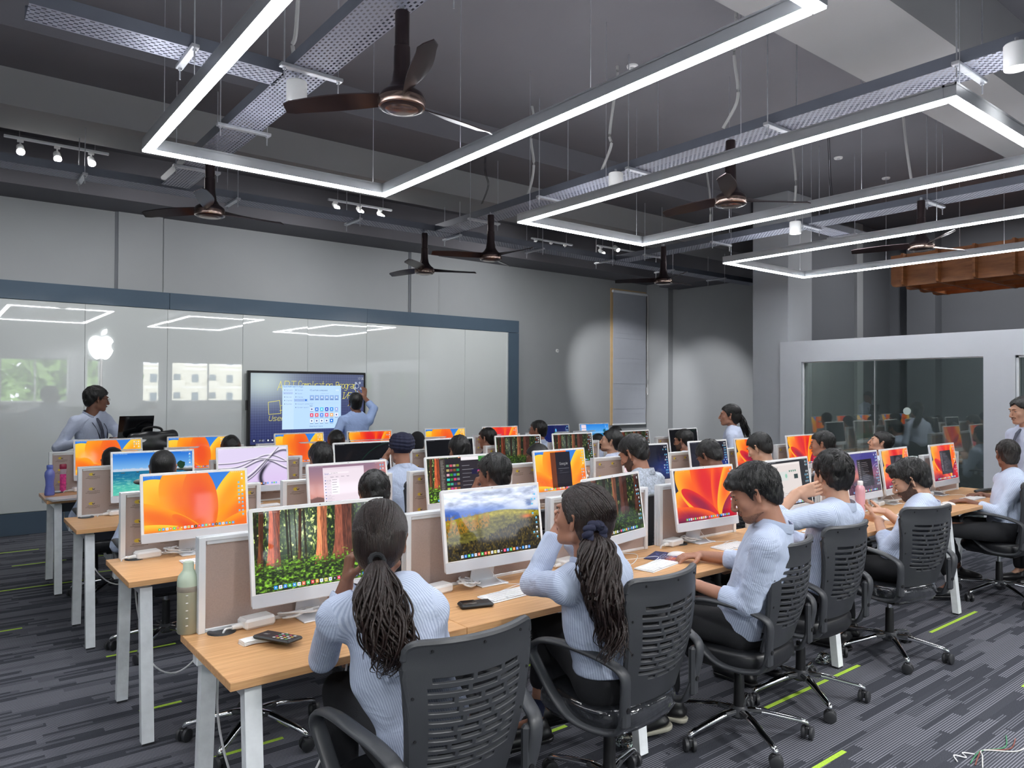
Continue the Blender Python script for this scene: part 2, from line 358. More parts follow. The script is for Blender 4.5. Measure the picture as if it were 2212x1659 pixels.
ob('roller_tube', MB().cyl((wx0, 10.37, wz1 - .03), (wx1, 10.37, wz1 - .03), .028), M['white_metal'], bl)
ob('pull_cord', MB().tube(smooth([(wx1 + .02, 10.36, wz1 - .03), (wx1 + .025, 10.36, 2.5), (wx1 + .03, 10.36, 1.75), (wx1 + .0, 10.35, 1.66), (wx1 - .01, 10.36, 1.8)], 5), .005, 5), M['white_plastic'], bl)
# baseboards
struct('baseboard_front', bx(8.25, 11.8, 10.39, 10.42, 0, .1), M['board_frame'])
struct('baseboard_end', bx(11.78, 11.8, 8.0, 10.4, 0, .1), M['board_frame'])
# back wall with the windows the writing wall mirrors
ops = [(-2.6, 1.2), (1.46, 3.17), (3.6, 3.98), (5.16, 5.7), (5.93, 8.27)]; z0, z1 = 1.25, 2.55
bw = MB(); xs = [XL] + [v for o_ in ops for v in o_] + [XR]
for i in range(0, len(xs), 2): bw.box(((xs[i] + xs[i + 1]) / 2, YBK - .1, (z0 + z1) / 2), (xs[i + 1] - xs[i], .2, z1 - z0))
bw.box(((XL + XR) / 2, YBK - .1, z0 / 2), (XR - XL, .2, z0)); bw.box(((XL + 13.2) / 2, YBK - .1, (z1 + ZC) / 2), (13.2 - XL, .2, ZC - z1)); bw.box(((XR + 13.2) / 2, YBK - .1, z1 / 2), (13.2 - XR, .2, z1))
struct('wall_back', bw, M['wall'], ang=20)
for i, (a, b) in enumerate(ops):
    w = struct('window_%d' % (3 + i), bx(a, b, YBK - .11, YBK - .1, z0, z1), M['clear'])
    f = MB()
    for x in (a + .02, b - .02) + (((a + b) / 2,) if b - a > 1.5 else ()): f.box((x, YBK - .1, (z0 + z1) / 2), (.04, .08, z1 - z0))
    for z in (z0 + .02, z1 - .02): f.box(((a + b) / 2, YBK - .1, z), (b - a, .08, .04))
    struct('window_frame', f, M['white_metal'], w)

# ------------------------------------------------------------------ outside, seen mirrored in the glass
bd = emp('apartment_building', (34, -108, 0), label='cream apartment block with balconies outside, mirrored in the glass wall', category='building')
ob('wall', bx(-8, 12, -6, 0, -6, 5.2), M['outside_wall'], bd, ang=20)
for k in range(4):
    ob('floor_band', bx(-8.2, 12.2, 0, .25, -4.6 + k * 3, -4.2 + k * 3), mat('band render', (240, 236, 224), .8) if k == 0 else bpy.data.materials['band render'], bd, ang=20)
wm = bx(-.5, .5, 0, .06, 0, 1.3).mesh('window'); wm.materials.append(M['outside_glass'])
for k in range(4):
    for i in range(7):
        o = ob('window', wm, None, bd, loc=(-6.5 + i * 2.8, .02, -3.2 + k * 3 - .4)); 
        if i % 2: ob('balcony', bx(-1.0, 1.0, 0, .9, 0, .9), M['outside_wall'], bd, loc=(-6.5 + i * 2.8, 0, -4.2 + k * 3), ang=20)
def tree(x, y, h, seed, lab):
    r_ = np.random.RandomState(seed); t = emp('leafy_tree', (x, y, -3), label=lab, category='tree')
    ob('trunk', MB().tube([(0, 0, 0), (.1, 0, h * .4), (0, .1, h * .8)], [.2, .16, .06], 8), mat('bark', (96, 80, 62), .9) if 'bark' not in bpy.data.materials else bpy.data.materials['bark'], t)
    n = 2600; c = r_.normal(size=(n, 3)); c /= np.linalg.norm(c, axis=1)[:, None]; c *= (r_.rand(n, 1) ** .4) * np.array([2.6, 2.2, h * .36]); c += [0, 0, h * .72]
    a = r_.normal(size=(n, 3)) * .16; b = r_.normal(size=(n, 3)) * .16
    v = np.stack([c - a, c + b, c + a, c - b], 1).reshape(-1, 3)
    me = bpy.data.meshes.new('foliage'); me.from_pydata(v.tolist(), [], np.arange(4 * n).reshape(-1, 4).tolist())
    ob('foliage', me, M['leaf'], t, kind='stuff')
M['leaf'] = mat('green leaves', (146, 180, 100), .7, var=.4, ns=1.5)
tree(-.2, -14.5, 6.9, 1, 'broad green tree outside, mirrored left in the glass wall'); tree(5.2, -19, 7.2, 2, 'pale green tree outside nearest the cream building, mirrored in the glass'); tree(-6.5, -15, 8, 3, 'green tree outside farthest from the cream building')

# ================================================================== the glass writing wall
gw = emp('glass_writing_wall', (0, 0, 0), label='long back-painted white glass writing wall in a blue grey frame', category='whiteboard')
XB0 = -2.3; seams = [XB0, -1.38, -.44, .5, 1.44, 2.38, 3.35, 4.29, 5.24, 6.18, 7.08, 8.0]
for i in range(len(seams) - 1):
    a, b = seams[i] + .002, seams[i + 1] - .002
    o = ob('glass_panel', MB().box((0, 0, 0), (b - a, .012, 2.49), .001), M['board'], gw, loc=((a + b) / 2, YB, .26 + 1.245)); o.rotation_euler = (R(rnd.uniform(.15, .45)), 0, R(rnd.uniform(-.25, .25)))
ob('backing', bx(XB0, 8.0, YB + .02, YB + .09, .2, 2.8), M['wall'], gw)
for a, b in ((XB0 - .25, 2.4), (2.404, 5.24), (5.244, 8.25)): ob('frame_top', bx(a, b, YB - .02, YB + .1, 2.755, 2.97, .002), M['board_frame'], gw)
ob('frame_right', bx(8.004, 8.25, YB - .02, YB + .1, 0, 2.75, .002), M['board_frame'], gw)
ob('frame_bottom', bx(XB0 - .25, 8.0, YB - .02, YB + .1, 0, .255, .002), M['board_frame'], gw)
ob('edge_trim', bx(7.985, 8.003, YB - .03, YB - .01, .26, 2.75), M['alu'], gw)
# lit emblem on the wall: bitten fruit with a leaf
def appleprof():
    import cmath
    pts = []
    half = [(0, .40), (.10, .45), (.24, .47), (.36, .40), (.44, .27), (.47, .08), (.44, -.12), (.37, -.30), (.27, -.44), (.16, -.50), (.07, -.47), (0, -.45)]
    P = smooth([(x, y, 0) for x, y in half] + [(-x, y, 0) for x, y in half[1:-1]][::-1], 5, closed=True)
    out = []
    bc = Vector((.60, .06, 0)); br = .235
    for p_ in P:
        d = p_ - bc
        if d.length < br:
            # push onto the bite's rim
            p_ = bc + d.normalized() * br
        out.append((p_.x, p_.y))
    return out
leafp = []
for k in range(17): t = k / 16; leafp.append((.0 + .20 * t - .06 * math.sin(PI * t), .50 + .27 * t + .05 * math.sin(PI * t)))
for k in range(1, 16): t = 1 - k / 16; leafp.append((.0 + .20 * t + .09 * math.sin(PI * t), .50 + .27 * t - .06 * math.sin(PI * t)))
em = emp('lit_emblem', (1.615, YB - .012, 2.225), label='glowing white fruit emblem with a bite on the glass wall', category='sign')
MS = Matrix.Rotation(PI / 2, 4, 'X') @ Matrix.Scale(.30, 4); 
ob('fruit_body', MB().prism(appleprof(), .06, MS), M['sign'], em, ang=30); ob('leaf', MB().prism(leafp, .06, MS), M['sign'], em, ang=30)
tk = emp('emblem_cable_cover', (1.62, YB - .012, 1.4), label='thin white cable strip running down from the glowing emblem', category='trim')
ob('strip', bx(-.012, .012, -.008, 0, 0, .68, .002), M['white_plastic'], tk)
p = at(1204, 758, y=10.41)
th = emp('wall_sensor', (p.x, 10.42, p.z), label='small round white sensor on the grey wall right of the board', category='sensor')
ob('cover', MB().cyl((0, 0, 0), (0, -.02, 0), .035, .032, 24), M['white_plastic'], th); ob('centre_button', MB().cyl((0, -.02, 0), (0, -.026, 0), .008, n=12), M['trouser'], th)

# ================================================================== overhead: trays
def perf_mat():
    m, t, b = nt('perforated tray'); N = t.nodes; L = t.links
    g = N.new('ShaderNodeTexCoord'); s = N.new('ShaderNodeSeparateXYZ'); L.new(g.outputs['Object'], s.inputs[0])
    def mt(op, a, b_=None):
        n = N.new('ShaderNodeMath'); n.operation = op
        for i, v in enumerate((a, b_)):
            if v is None: continue
            if isinstance(v, (int, float)): n.inputs[i].default_value = v
            else: L.new(v, n.inputs[i])
        return n.outputs[0]
    row = mt('FLOOR', mt('DIVIDE', s.outputs[1], .024)); fx = mt('ABSOLUTE', mt('SUBTRACT', mt('FRACT', mt('ADD', mt('DIVIDE', s.outputs[0], .042), mt('MULTIPLY', row, .5))), .5)); fy = mt('ABSOLUTE', mt('SUBTRACT', mt('FRACT', mt('DIVIDE', s.outputs[1], .024)), .5))
    h = mt('MULTIPLY', mt('LESS_THAN', fx, .25), mt('LESS_THAN', fy, .22)); b.inputs['Base Color'].default_value = (*ln((150, 154, 170)), 1); b.inputs['Metallic'].default_value = .3; b.inputs['Roughness'].default_value = .45
    L.new(mt('SUBTRACT', 1.0, h), b.inputs['Alpha']); return m
M['perf'] = perf_mat()
rodm = {}
def tray(x0, y0, x1, y1, w, lab, z=3.57, hang=(), g='perforated cable trays under the ceiling', zt=ZC):
    L_ = math.hypot(x1 - x0, y1 - y0); a = math.atan2(y1 - y0, x1 - x0); t = emp('cable_tray', (x0, y0, z), a, label=lab, category='cable tray', group=g)
    ob('bottom_plate', MB().add([(0, -w / 2, 0), (L_, -w / 2, 0), (L_, w / 2, 0), (0, w / 2, 0)], [(0, 1, 2, 3)]), M['perf'], t, ang=0)
    for s in (-1, 1):
        ob('side_rail', MB().box((L_ / 2, s * w / 2, .035), (L_, .003, .07)).box((L_ / 2, s * (w / 2 - .008), .07), (L_, .016, .003)), M['tray'], t)
    sm = MB().box((0, 0, -.012), (.042, w + .14, .022), .003).mesh('cross_strut'); sm.materials.append(M['galv'])
    hh = zt - z; rm = MB().cyl((0, 0, -.09), (0, 0, hh), .0045, n=6).cyl((0, 0, -.035), (0, 0, -.023), .011, n=6).mesh('hanger_rod'); rm.materials.append(M['galv'])
    for h in hang:
        ob('cross_strut', sm, None, t, loc=(h, 0, 0))
        for s in (-1, 1): ob('hanger_rod', rm, None, t, loc=(h, s * (w / 2 + .045), 0))
    return t
tray(.34, 4.34, 1.62, 4.34, .21, 'short perforated tray at upper left, joining the nearest long tray', hang=(.75,))
tray(1.72, -2.5, 1.72, 7.22, .24, 'perforated cable tray above the fan nearest the camera', hang=(4.2, 5.35, 6.6, 7.8, 9.0))
tray(-2.5, 7.42, 11.2, 7.42, .24, 'long perforated cable tray running along the writing wall', hang=[.9 + 1.3 * i for i in range(10)], zt=ZS)
tray(4.71, -2.5, 4.71, 7.28, .28, 'middle perforated cable tray with the spotlight and two fans', hang=(3.2, 4.2, 5.4, 6.7, 7.85, 9.0))
tray(7.72, -2.5, 7.72, 7.28, .26, 'farthest right perforated cable tray running to the writing wall', hang=(3.2, 4.4, 5.6, 6.9, 8.1, 9.2))
tray(7.86, 4.43, 8.9, 4.43, .22, 'short perforated tray branching off the farthest tray', hang=(.6,))

# fans
def fan_proto():
    t = emp('ceiling_fan', (0, 0, 0))
    ob('down_rod', MB().lathe([(.034, .43), (.036, .42), (.036, .26), (.040, .255), (.042, .14), (.052, .08), (.075, .045), (.09, .03), (.0, .03)][::-1], 20), M['bronze'], t)
    ob('motor_housing', MB().lathe([(.0, -.05), (.085, -.052), (.100, -.048), (.112, -.035), (.114, .0), (.108, .02), (.09, .035), (.0, .036)], 32), M['bronze'], t)
    ob('rim', MB().lathe([(.1, -.045), (.114, -.04), (.1165, -.028), (.1165, -.005), (.113, .0)], 32), M['bronze_l'], t)
    ob('bottom_cap', MB().lathe([(0, -.058), (.06, -.058), (.072, -.054), (.085, -.051)], 28), M['bronze_l'], t)
    bm_ = MB(); nn = 12
    for i in range(nn):
        pass
    vs = []; fs = []
    for i in range(13):
        u = i / 12; r = .10 + .52 * u; w = .72 * (.045 + .055 * math.sin(PI * min(1, u * 1.25) * .75)) * (1 if u < .92 else 1 - (u - .92) * 6)
        sweep = -.05 * u * u
        for v in (-1, 1):
            for tz in (0, .006): vs.append((r, sweep + v * w * .75, .0 + v * .022 * (1 - .4 * u) + tz - .0))
    for i in range(12):
        a = i * 4; b = a + 4
        fs += [(a, a + 2, b + 2, b), (a + 1, b + 1, b + 3, a + 3), (a, b, b + 1, a + 1), (a + 2, a + 3, b + 3, b + 2)]
    fs += [(0, 1, 3, 2), (48, 50, 51, 49)]
    me = MB().add(vs, fs).mesh('blade'); me.materials.append(M['bronze']); me.shade_smooth(); me.set_sharp_from_angle(angle=R(40))
    for k in range(3): ob('blade', me, None, t, rot=(0, 0, k * 2 * PI / 3))
    ob('canopy_hook', MB().cyl((0, 0, .43), (0, 0, .46), .012, n=8), M['galv'], t)
    return t
fp = fan_proto()
FANS = [((868, 215), 3.12, 15, 'dark bronze ceiling fan nearest the camera, under the left tray', 1.72), ((453, 455), 3.12, 12, 'bronze ceiling fan behind the corner of the nearest light frame', 1.72),
        ((1060, 553), 3.12, 40, 'bronze ceiling fan hanging from the middle tray, far end', 4.71), ((917, 583), 3.12, -15, 'bronze ceiling fan farthest back, in front of the grey wall above the board', 4.6),
        ((1578, 430), 3.12, -25, 'bronze ceiling fan in the middle light frame, near half of the middle tray', 4.71), ((1433, 605), 3.14, 10, 'small looking bronze fan above the lowered blind', 7.4), ((1990, 530), 3.12, -10, 'bronze ceiling fan within the right hand light frame', 7.72)]
for i, (px, z, a, lab, xx) in enumerate(FANS):
    p = at(*px, z=z); f = fp if i == 0 else dup(fp); f.location = (p.x, p.y, z); f.rotation_euler = (0, 0, R(a))
    f['label'] = lab; f['category'] = 'fan'; f['group'] = 'ceiling fans'

# linear light frames
def light_frame(x0, x1, y0, y1, lab, z=3.166):
    t = emp('light_frame', (x0, y0, z), label=lab, category='light', group='suspended rectangular light frames'); w = .060; h = .060
    a, b = x1 - x0, y1 - y0
    for (cx, cy, dx, dy) in ((a / 2, w / 2, a, w), (a / 2, b - w / 2, a, w), (w / 2, b / 2, w, b - 2 * w), (a - w / 2, b / 2, w, b - 2 * w)):
        ob('housing', MB().box((cx, cy, h / 2 + .004), (dx, dy, h), .001), M['alu'], t)
        ob('added_uplight', MB().add([(cx - dx / 2 + .012, cy - dy / 2 + .012, h + .0055), (cx + dx / 2 - .012, cy - dy / 2 + .012, h + .0055), (cx + dx / 2 - .012, cy + dy / 2 - .012, h + .0055), (cx - dx / 2 + .012, cy + dy / 2 - .012, h + .0055)], [(0, 1, 2, 3)]), M['up_fill'], t, ang=0)  # glowing strip added on top of the frame to brighten the ceiling
        ob('uplight_lip', MB().box((cx, cy - dy / 2 + .003, h + .007), (dx, .006, .014)).box((cx, cy + dy / 2 - .003, h + .007), (dx, .006, .014)).box((cx - dx / 2 + .003, cy, h + .007), (.006, dy, .014)).box((cx + dx / 2 - .003, cy, h + .007), (.006, dy, .014)), M['alu'], t, ang=20)
        o = ob('diffuser', MB().box((cx, cy, .0), (dx - .006, dy - .006, .012), .001), M['led'], t)
    zt = ZC - z
    for (cx, cy) in ((.12, w / 2), (a - .12, w / 2), (.12, b - w / 2), (a - .12, b - w / 2), (w / 2, b * .36), (a - w / 2, b * .36), (w / 2, b * .7), (a - w / 2, b * .7)):
        yy = y0 + cy; zz = (ZS if 1.97 < yy < 2.6 else ZC) - z
        ob('hanging_wire', MB().cyl((cx, cy, h), (cx, cy, zz), .0022, n=5), M['galv'], t)
light_frame(.985, 2.665, 1.45, 4.95, 'largest looking rectangular light frame, nearest the camera')
light_frame(3.96, 5.57, 1.49, 4.98, 'middle rectangular light frame, complete near corner at upper right')
light_frame(7.03, 8.72, 1.55, 5.08, 'farthest right rectangular light frame, above the glass partition')
light_frame(-2.05, -.38, 1.45, 4.95, 'light frame out of view at left, mirrored in the glass wall')

# cylinder downlights; the six behind the viewer are added for frontal fill
DL = [(at(*a_, z=b_), b_, c_) for a_, b_, c_ in [((641, 200), 3.47, 'white cylinder downlight under the left tray'), ((1330, 391), 3.47, 'white cylinder downlight under the middle tray'), ((1718, 492), 3.47, 'white cylinder downlight on the farthest tray'), ((2196, 122), 3.47, 'white cylinder downlight cut off at the upper right edge')]] + [(Vector((x_, y_, 3.47)), 3.47, 'added white cylinder fill light behind the viewer, %s' % n_) for x_, y_, n_ in ((-1.4, -1.2, 'front left'), (1.72, -1.4, 'front middle'), (4.71, -1.2, 'front right'), (-.4, -3.6, 'back left'), (3.2, -3.8, 'back middle'), (6.4, -2.4, 'back right'))]
for p, z, lab in DL:
    py_ = p.y; t = emp('downlight', (p.x, p.y, z), label=lab, category='light', group='cylinder downlights')
    ob('housing', MB().lathe([(.052, -.062), (.058, -.066), (.06, -.06), (.06, .06), (.055, .066), (0, .066)], 28), M['white_plastic'], t)
    ob('lens', MB().cyl((0, 0, -.063), (0, 0, -.058), .052, n=24), M['down'], t); ob('stem', MB().cyl((0, 0, .06), (0, 0, .1), .01, n=8), M['galv'], t)
    l = bpy.data.lights.new('downlight_or_fill_lamp', 'SPOT'); l.energy = 25 if py_ > 0 else 170; l.spot_size = R(80 if py_ > 0 else 165); l.spot_blend = .6 if py_ > 0 else 1.; l.shadow_soft_size = .16; lo = bpy.data.objects.new('downlight_or_fill_lamp', l); col.objects.link(lo); lo.parent = t; lo.location = (0, 0, -.09)

# track lights
TR = [(((8, 293), (235, 333)), [(45, 328), (125, 343), (199, 353)], 'leftmost ceiling track with three bright spotlights'), (((709, 428), (846, 457)), [(729, 450), (781, 459), (826, 469)], 'ceiling track of three spotlights below the nearest light frame'),
      (((1148, 514), (1236, 530)), [(1163, 533), (1196, 540), (1226, 547)], 'ceiling track of three spotlights left of the middle light frame'), (((1290, 530), (1372, 545)), [(1304, 548), (1336, 540)], 'ceiling track of two spotlights below the middle light frame')]
for (a, b), hs, lab in TR:
    yt = 8.15; A, B = at(*a, y=yt), at(*b, y=yt); z = (A.z + B.z) / 2
    t = emp('track_light', (A.x, yt, z), label=lab, category='light', group='spotlight tracks')
    ob('rail', MB().box(((B.x - A.x) / 2, 0, 0), (B.x - A.x, .035, .022), .002), M['white_metal'], t)
    for x in (.12, B.x - A.x - .12): ob('hanger_rod', MB().cyl((x, 0, 0), (x, 0, ZC - z), .004, n=6), M['galv'], t)
    for i, h in enumerate(hs):
        H = at(*h, y=yt - .06); s = ob('spot_head', MB(), None, t, loc=(H.x - A.x, 0, 0)) if False else None
        hx, hz = H.x - A.x, H.z - z
        hd = ob('spot_head', MB().box((hx, 0, -.02), (.05, .03, .03), .003).cyl((hx, 0, -.03), (hx, 0, hz + .05), .007, n=8).cyl((hx, .03, hz + .07), (hx, -.055, hz), .03, .034, 16), M['white_plastic'], t)
        ob('lamp', MB().cyl((hx, -.054, hz + .001), (hx, -.06, hz - .004), .027, n=16), M['spot'], hd)
def aim(name, loc, tgt, e, size, blend=.5):
    l = bpy.data.lights.new(name, 'SPOT'); l.energy = e; l.spot_size = R(size); l.spot_blend = blend; l.shadow_soft_size = .03; o = bpy.data.objects.new(name, l); col.objects.link(o)
    o.location = loc; o.rotation_euler = (Vector(tgt) - Vector(loc)).to_track_quat('-Z', 'Y').to_euler(); return o
for (_, hs, _l), tg in zip(TR, ([(.8, 10.3, 0.6), (1.9, 10.3, .6), (2.4, 10.3, .8)], [(4.2, 10.3, .8), (5.0, 10.3, .8), (5.6, 10.3, .8)], [(7.4, 10.3, .8), (8.0, 10.3, .8), (8.9, 10.3, .9)], [(11.25, 10.4, 1.6), (11.9, 9.1, 1.2)])):
    for h, g_ in zip(hs, tg):
        H = at(*h, y=8.02); aim('track_spot', H, (g_[0], g_[1], g_[2] if g_[0] > 10 else 1.9), 150 if g_[0] > 10 else 20, 42 if g_[0] > 10 else 150, .6 if g_[0] > 10 else 1.)
for y_ in (4.2, 1.2, -2.2):   # unseen ceiling lamps added to brighten the dark corridor
    t = emp('added_corridor_lamp', (11.4, y_, ZC), label='added round fill lamp over the corridor, %s' % {4.2: 'far', 1.2: 'middle', -2.2: 'near'}[y_], category='light'); ob('housing', MB().lathe([(0, -.05), (.13, -.05), (.15, -.03), (.15, 0)], 24), M['white_plastic'], t); ob('lens', MB().cyl((0, 0, -.052), (0, 0, -.056), .12, n=20), M['down'], t)
    l = bpy.data.lights.new('corridor_fill', 'AREA'); l.shape = 'DISK'; l.size = .24; l.energy = 20; lo = bpy.data.objects.new('corridor_fill', l); col.objects.link(lo); lo.parent = t; lo.location = (0, 0, -.06)
# ceiling discs
for px, r_, lab in [((1366, 142), .05, 'round white ceiling sensor left of the middle tray'), ((1811, 340), .05, 'small round white ceiling sensor nearest the fan'), ((1914, 384), .05, 'small round white ceiling sensor between two others'), ((1935, 400), .09, 'larger round white speaker grille in the ceiling')]:
    p = at(*px, z=ZC); t = emp('ceiling_sensor', (p.x, p.y, ZC), label=lab, category='sensor', group='ceiling discs')
    ob('disc', MB().lathe([(r_ * .9, -.018), (r_, -.01), (r_, 0)][::-1], 24), M['white_plastic'], t); ob('lens', MB().cyl((0, 0, -.018), (0, 0, -.024), r_ * .35, n=16), M['alu'], t)
# flexible conduits dropping to the trays
for pts, x, lab in [([(1148, 222), (1153, 260), (1147, 300), (1153, 350), (1149, 390), (1140, 420)], 4.6, 'white flexible conduit, left of three over the middle tray'), ([(1332, 130), (1334, 165), (1325, 225), (1317, 290), (1320, 315), (1300, 368)], 4.6, 'white flexible conduit, second of three over the middle tray'),
                    ([(1590, 22), (1590, 60), (1586, 120), (1594, 185), (1590, 225), (1562, 277)], 4.6, 'white flexible conduit, nearest the camera over the middle tray'), ([(650, -40), (640, 60), (632, 100), (640, 142)], 1.72, 'white flexible conduit over the left tray'),
                    ([(1712, 322), (1719, 390), (1716, 448)], 7.6, 'white flexible conduit left of the right hand fan'), ([(1526, 372), (1534, 430), (1534, 490)], 7.6, 'white flexible conduit above the far fan'), ([(1951, 250), (1957, 310), (1970, 398)], 7.6, 'white flexible conduit inside the middle light frame at right')]:
    P = [at(*q, x=x) for q in pts]; P[0].z = max(P[0].z, ZC - .02)
    o = ob('flexible_conduit', MB().tube(smooth(P, 6), .013, 7), M['conduit'], label=lab, category='conduit', group='flexible conduits')
# thin loose wires by the fans
for pts, x in [([(1052, 330), (1049, 365), (1056, 400), (1042, 440)], 4.71), ([(1792, 335), (1795, 380), (1800, 430)], 7.72)]:
    P = [at(*q, x=x) for q in pts]; P[0].z = ZC
    for dx in (0, .02):
        ob('loose_wire', MB().tube(smooth([q + Vector((0, dx, 0)) for q in P], 5), .003, 5), M['black'], label='thin black %s fan wire hanging %s' % (('outer', 'inner')[dx > 0], 'left of the middle light frame' if x < 5 else 'at right, near the small ceiling discs'), category='wire', group='loose fan wires')

# plywood waffle fixture over the corridor side
wf = emp('waffle_fixture', (9.9, 0, 0), label='brown plywood waffle grid fixture hung above the glass partition', category='ceiling fixture')
fy = at(1917, 600, x=9.9).y; fz0 = at(1917, 620, x=9.9).z; fz1 = fz0 + .42
def plank(L_, horiz):
    poly = [(0, .42), (0, .05), (.02, .015), (.06, 0)]
    n_ = int(L_ / .42)
    poly += [(L_ - .06, 0), (L_ - .02, .015), (L_, .05), (L_, .42)]; return poly
for i in range(4):
    ob('plank', MB().prism(plank(4.3, 0), .03, Matrix.Translation((i * .42 + .1, fy, fz0)) @ Matrix(((0, 0, 1, 0), (-1, 0, 0, 0), (0, 1, 0, 0), (0, 0, 0, 1)))), M['wood_dark'], wf, ang=20)
for i in range(10):
    ob('plank', MB().prism(plank(1.5, 0), .03, Matrix.Translation((0, fy - .2 - i * .42, fz0)) @ Matrix(((1, 0, 0, 0), (0, 0, 1, 0), (0, 1, 0, 0), (0, 0, 0, 1)))), M['wood_dark'], wf, ang=20)
for yy in (fy - .6, fy - 3.4): ob('hanger_rod', MB().cyl((.73, yy, fz1), (.73, yy, ZC), .006, n=6), M['galv'], wf)
# ================================================================== painted screens (drawn here, pixel by pixel, in numpy)
SCR = .34
def lerp(a, b, t): return a + (b - a) * t
def rgb(*c): return np.array(c, np.float32) / 255
def fbm(u, v, s, seed=0, o=4):
    r = np.random.RandomState(seed); out = np.zeros(np.broadcast(u, v).shape, np.float32); a = 1; tot = 0
    for k in range(o):
        g = r.rand(64, 64).astype(np.float32); x = u * s; y = v * s; xi = np.floor(x).astype(int); yi = np.floor(y).astype(int); fx = x - xi; fy = y - yi
        fx = fx * fx * (3 - 2 * fx); fy = fy * fy * (3 - 2 * fy); G = lambda i, j: g[i % 64, j % 64]
        out += a * lerp(lerp(G(xi, yi), G(xi + 1, yi), fx), lerp(G(xi, yi + 1), G(xi + 1, yi + 1), fx), fy); tot += a; a *= .5; s *= 2.1
    return out / tot
def sst(e0, e1, x): t = np.clip((x - e0) / (e1 - e0), 0, 1); return t * t * (3 - 2 * t)
class Cv:
    """canvas; u 0..1 left to right, v 0..1 top to bottom"""
    def __init__(s, w, h, c=(0, 0, 0)):
        s.w, s.h = w, h; s.a = np.zeros((h, w, 3), np.float32) + rgb(*c); s.u, s.v = np.meshgrid((np.arange(w) + .5) / w, (np.arange(h) + .5) / h)
    def mix(s, m, c): m = np.clip(m, 0, 1)[..., None]; s.a = s.a * (1 - m) + (rgb(*c) if isinstance(c, tuple) else c) * m
    def rect(s, x0, y0, x1, y1, c, al=1.):
        i0, i1, j0, j1 = int(round(x0 * s.w)), max(int(round(x1 * s.w)), int(round(x0 * s.w)) + 1), int(round(y0 * s.h)), max(int(round(y1 * s.h)), int(round(y0 * s.h)) + 1)
        s.a[max(j0, 0):j1, max(i0, 0):i1] = s.a[max(j0, 0):j1, max(i0, 0):i1] * (1 - al) + rgb(*c) * al
    def disc(s, x, y, r, c, al=1.): d = np.hypot((s.u - x) * s.w / s.h, s.v - y); s.mix(al * (1 - sst(r - 1.2 / s.h, r + .3 / s.h, d)), c)
    def line(s, pts, c, t=1.2, al=1.):
        X = s.u * s.w; Y = s.v * s.h
        for (x0, y0), (x1, y1) in zip(pts[:-1], pts[1:]):
            x0 *= s.w; x1 *= s.w; y0 *= s.h; y1 *= s.h
            i0, i1 = int(max(min(x0, x1) - t - 2, 0)), int(max(x0, x1) + t + 3); j0, j1 = int(max(min(y0, y1) - t - 2, 0)), int(max(y0, y1) + t + 3)
            xx = X[j0:j1, i0:i1]; yy = Y[j0:j1, i0:i1]
            if xx.size == 0: continue
            L2 = (x1 - x0) ** 2 + (y1 - y0) ** 2 + 1e-6; q = np.clip(((xx - x0) * (x1 - x0) + (yy - y0) * (y1 - y0)) / L2, 0, 1)
            d = np.hypot(xx - x0 - q * (x1 - x0), yy - y0 - q * (y1 - y0)); m = (al * np.clip(t - d + .2, 0, 1))[..., None]
            s.a[j0:j1, i0:i1] = s.a[j0:j1, i0:i1] * (1 - m) + rgb(*c) * m
    def text(s, x, y, t, h, c, th=.8, al=1., slant=0., gap=1.35, wf=1.):
        k = h / 6 * s.h / s.w * wf
        for chx in t:
            for st in GL.get(chx, GL.get(chx.upper(), ())):
                s.line([(x + (p[0] + slant * (6 - p[1])) * k, y + p[1] * h / 6) for p in st], c, th, al)
            x += (4 * gap if chx != ' ' else 3.2) * k * (.62 if chx in 'il.,:/|I' else 1)
        return x
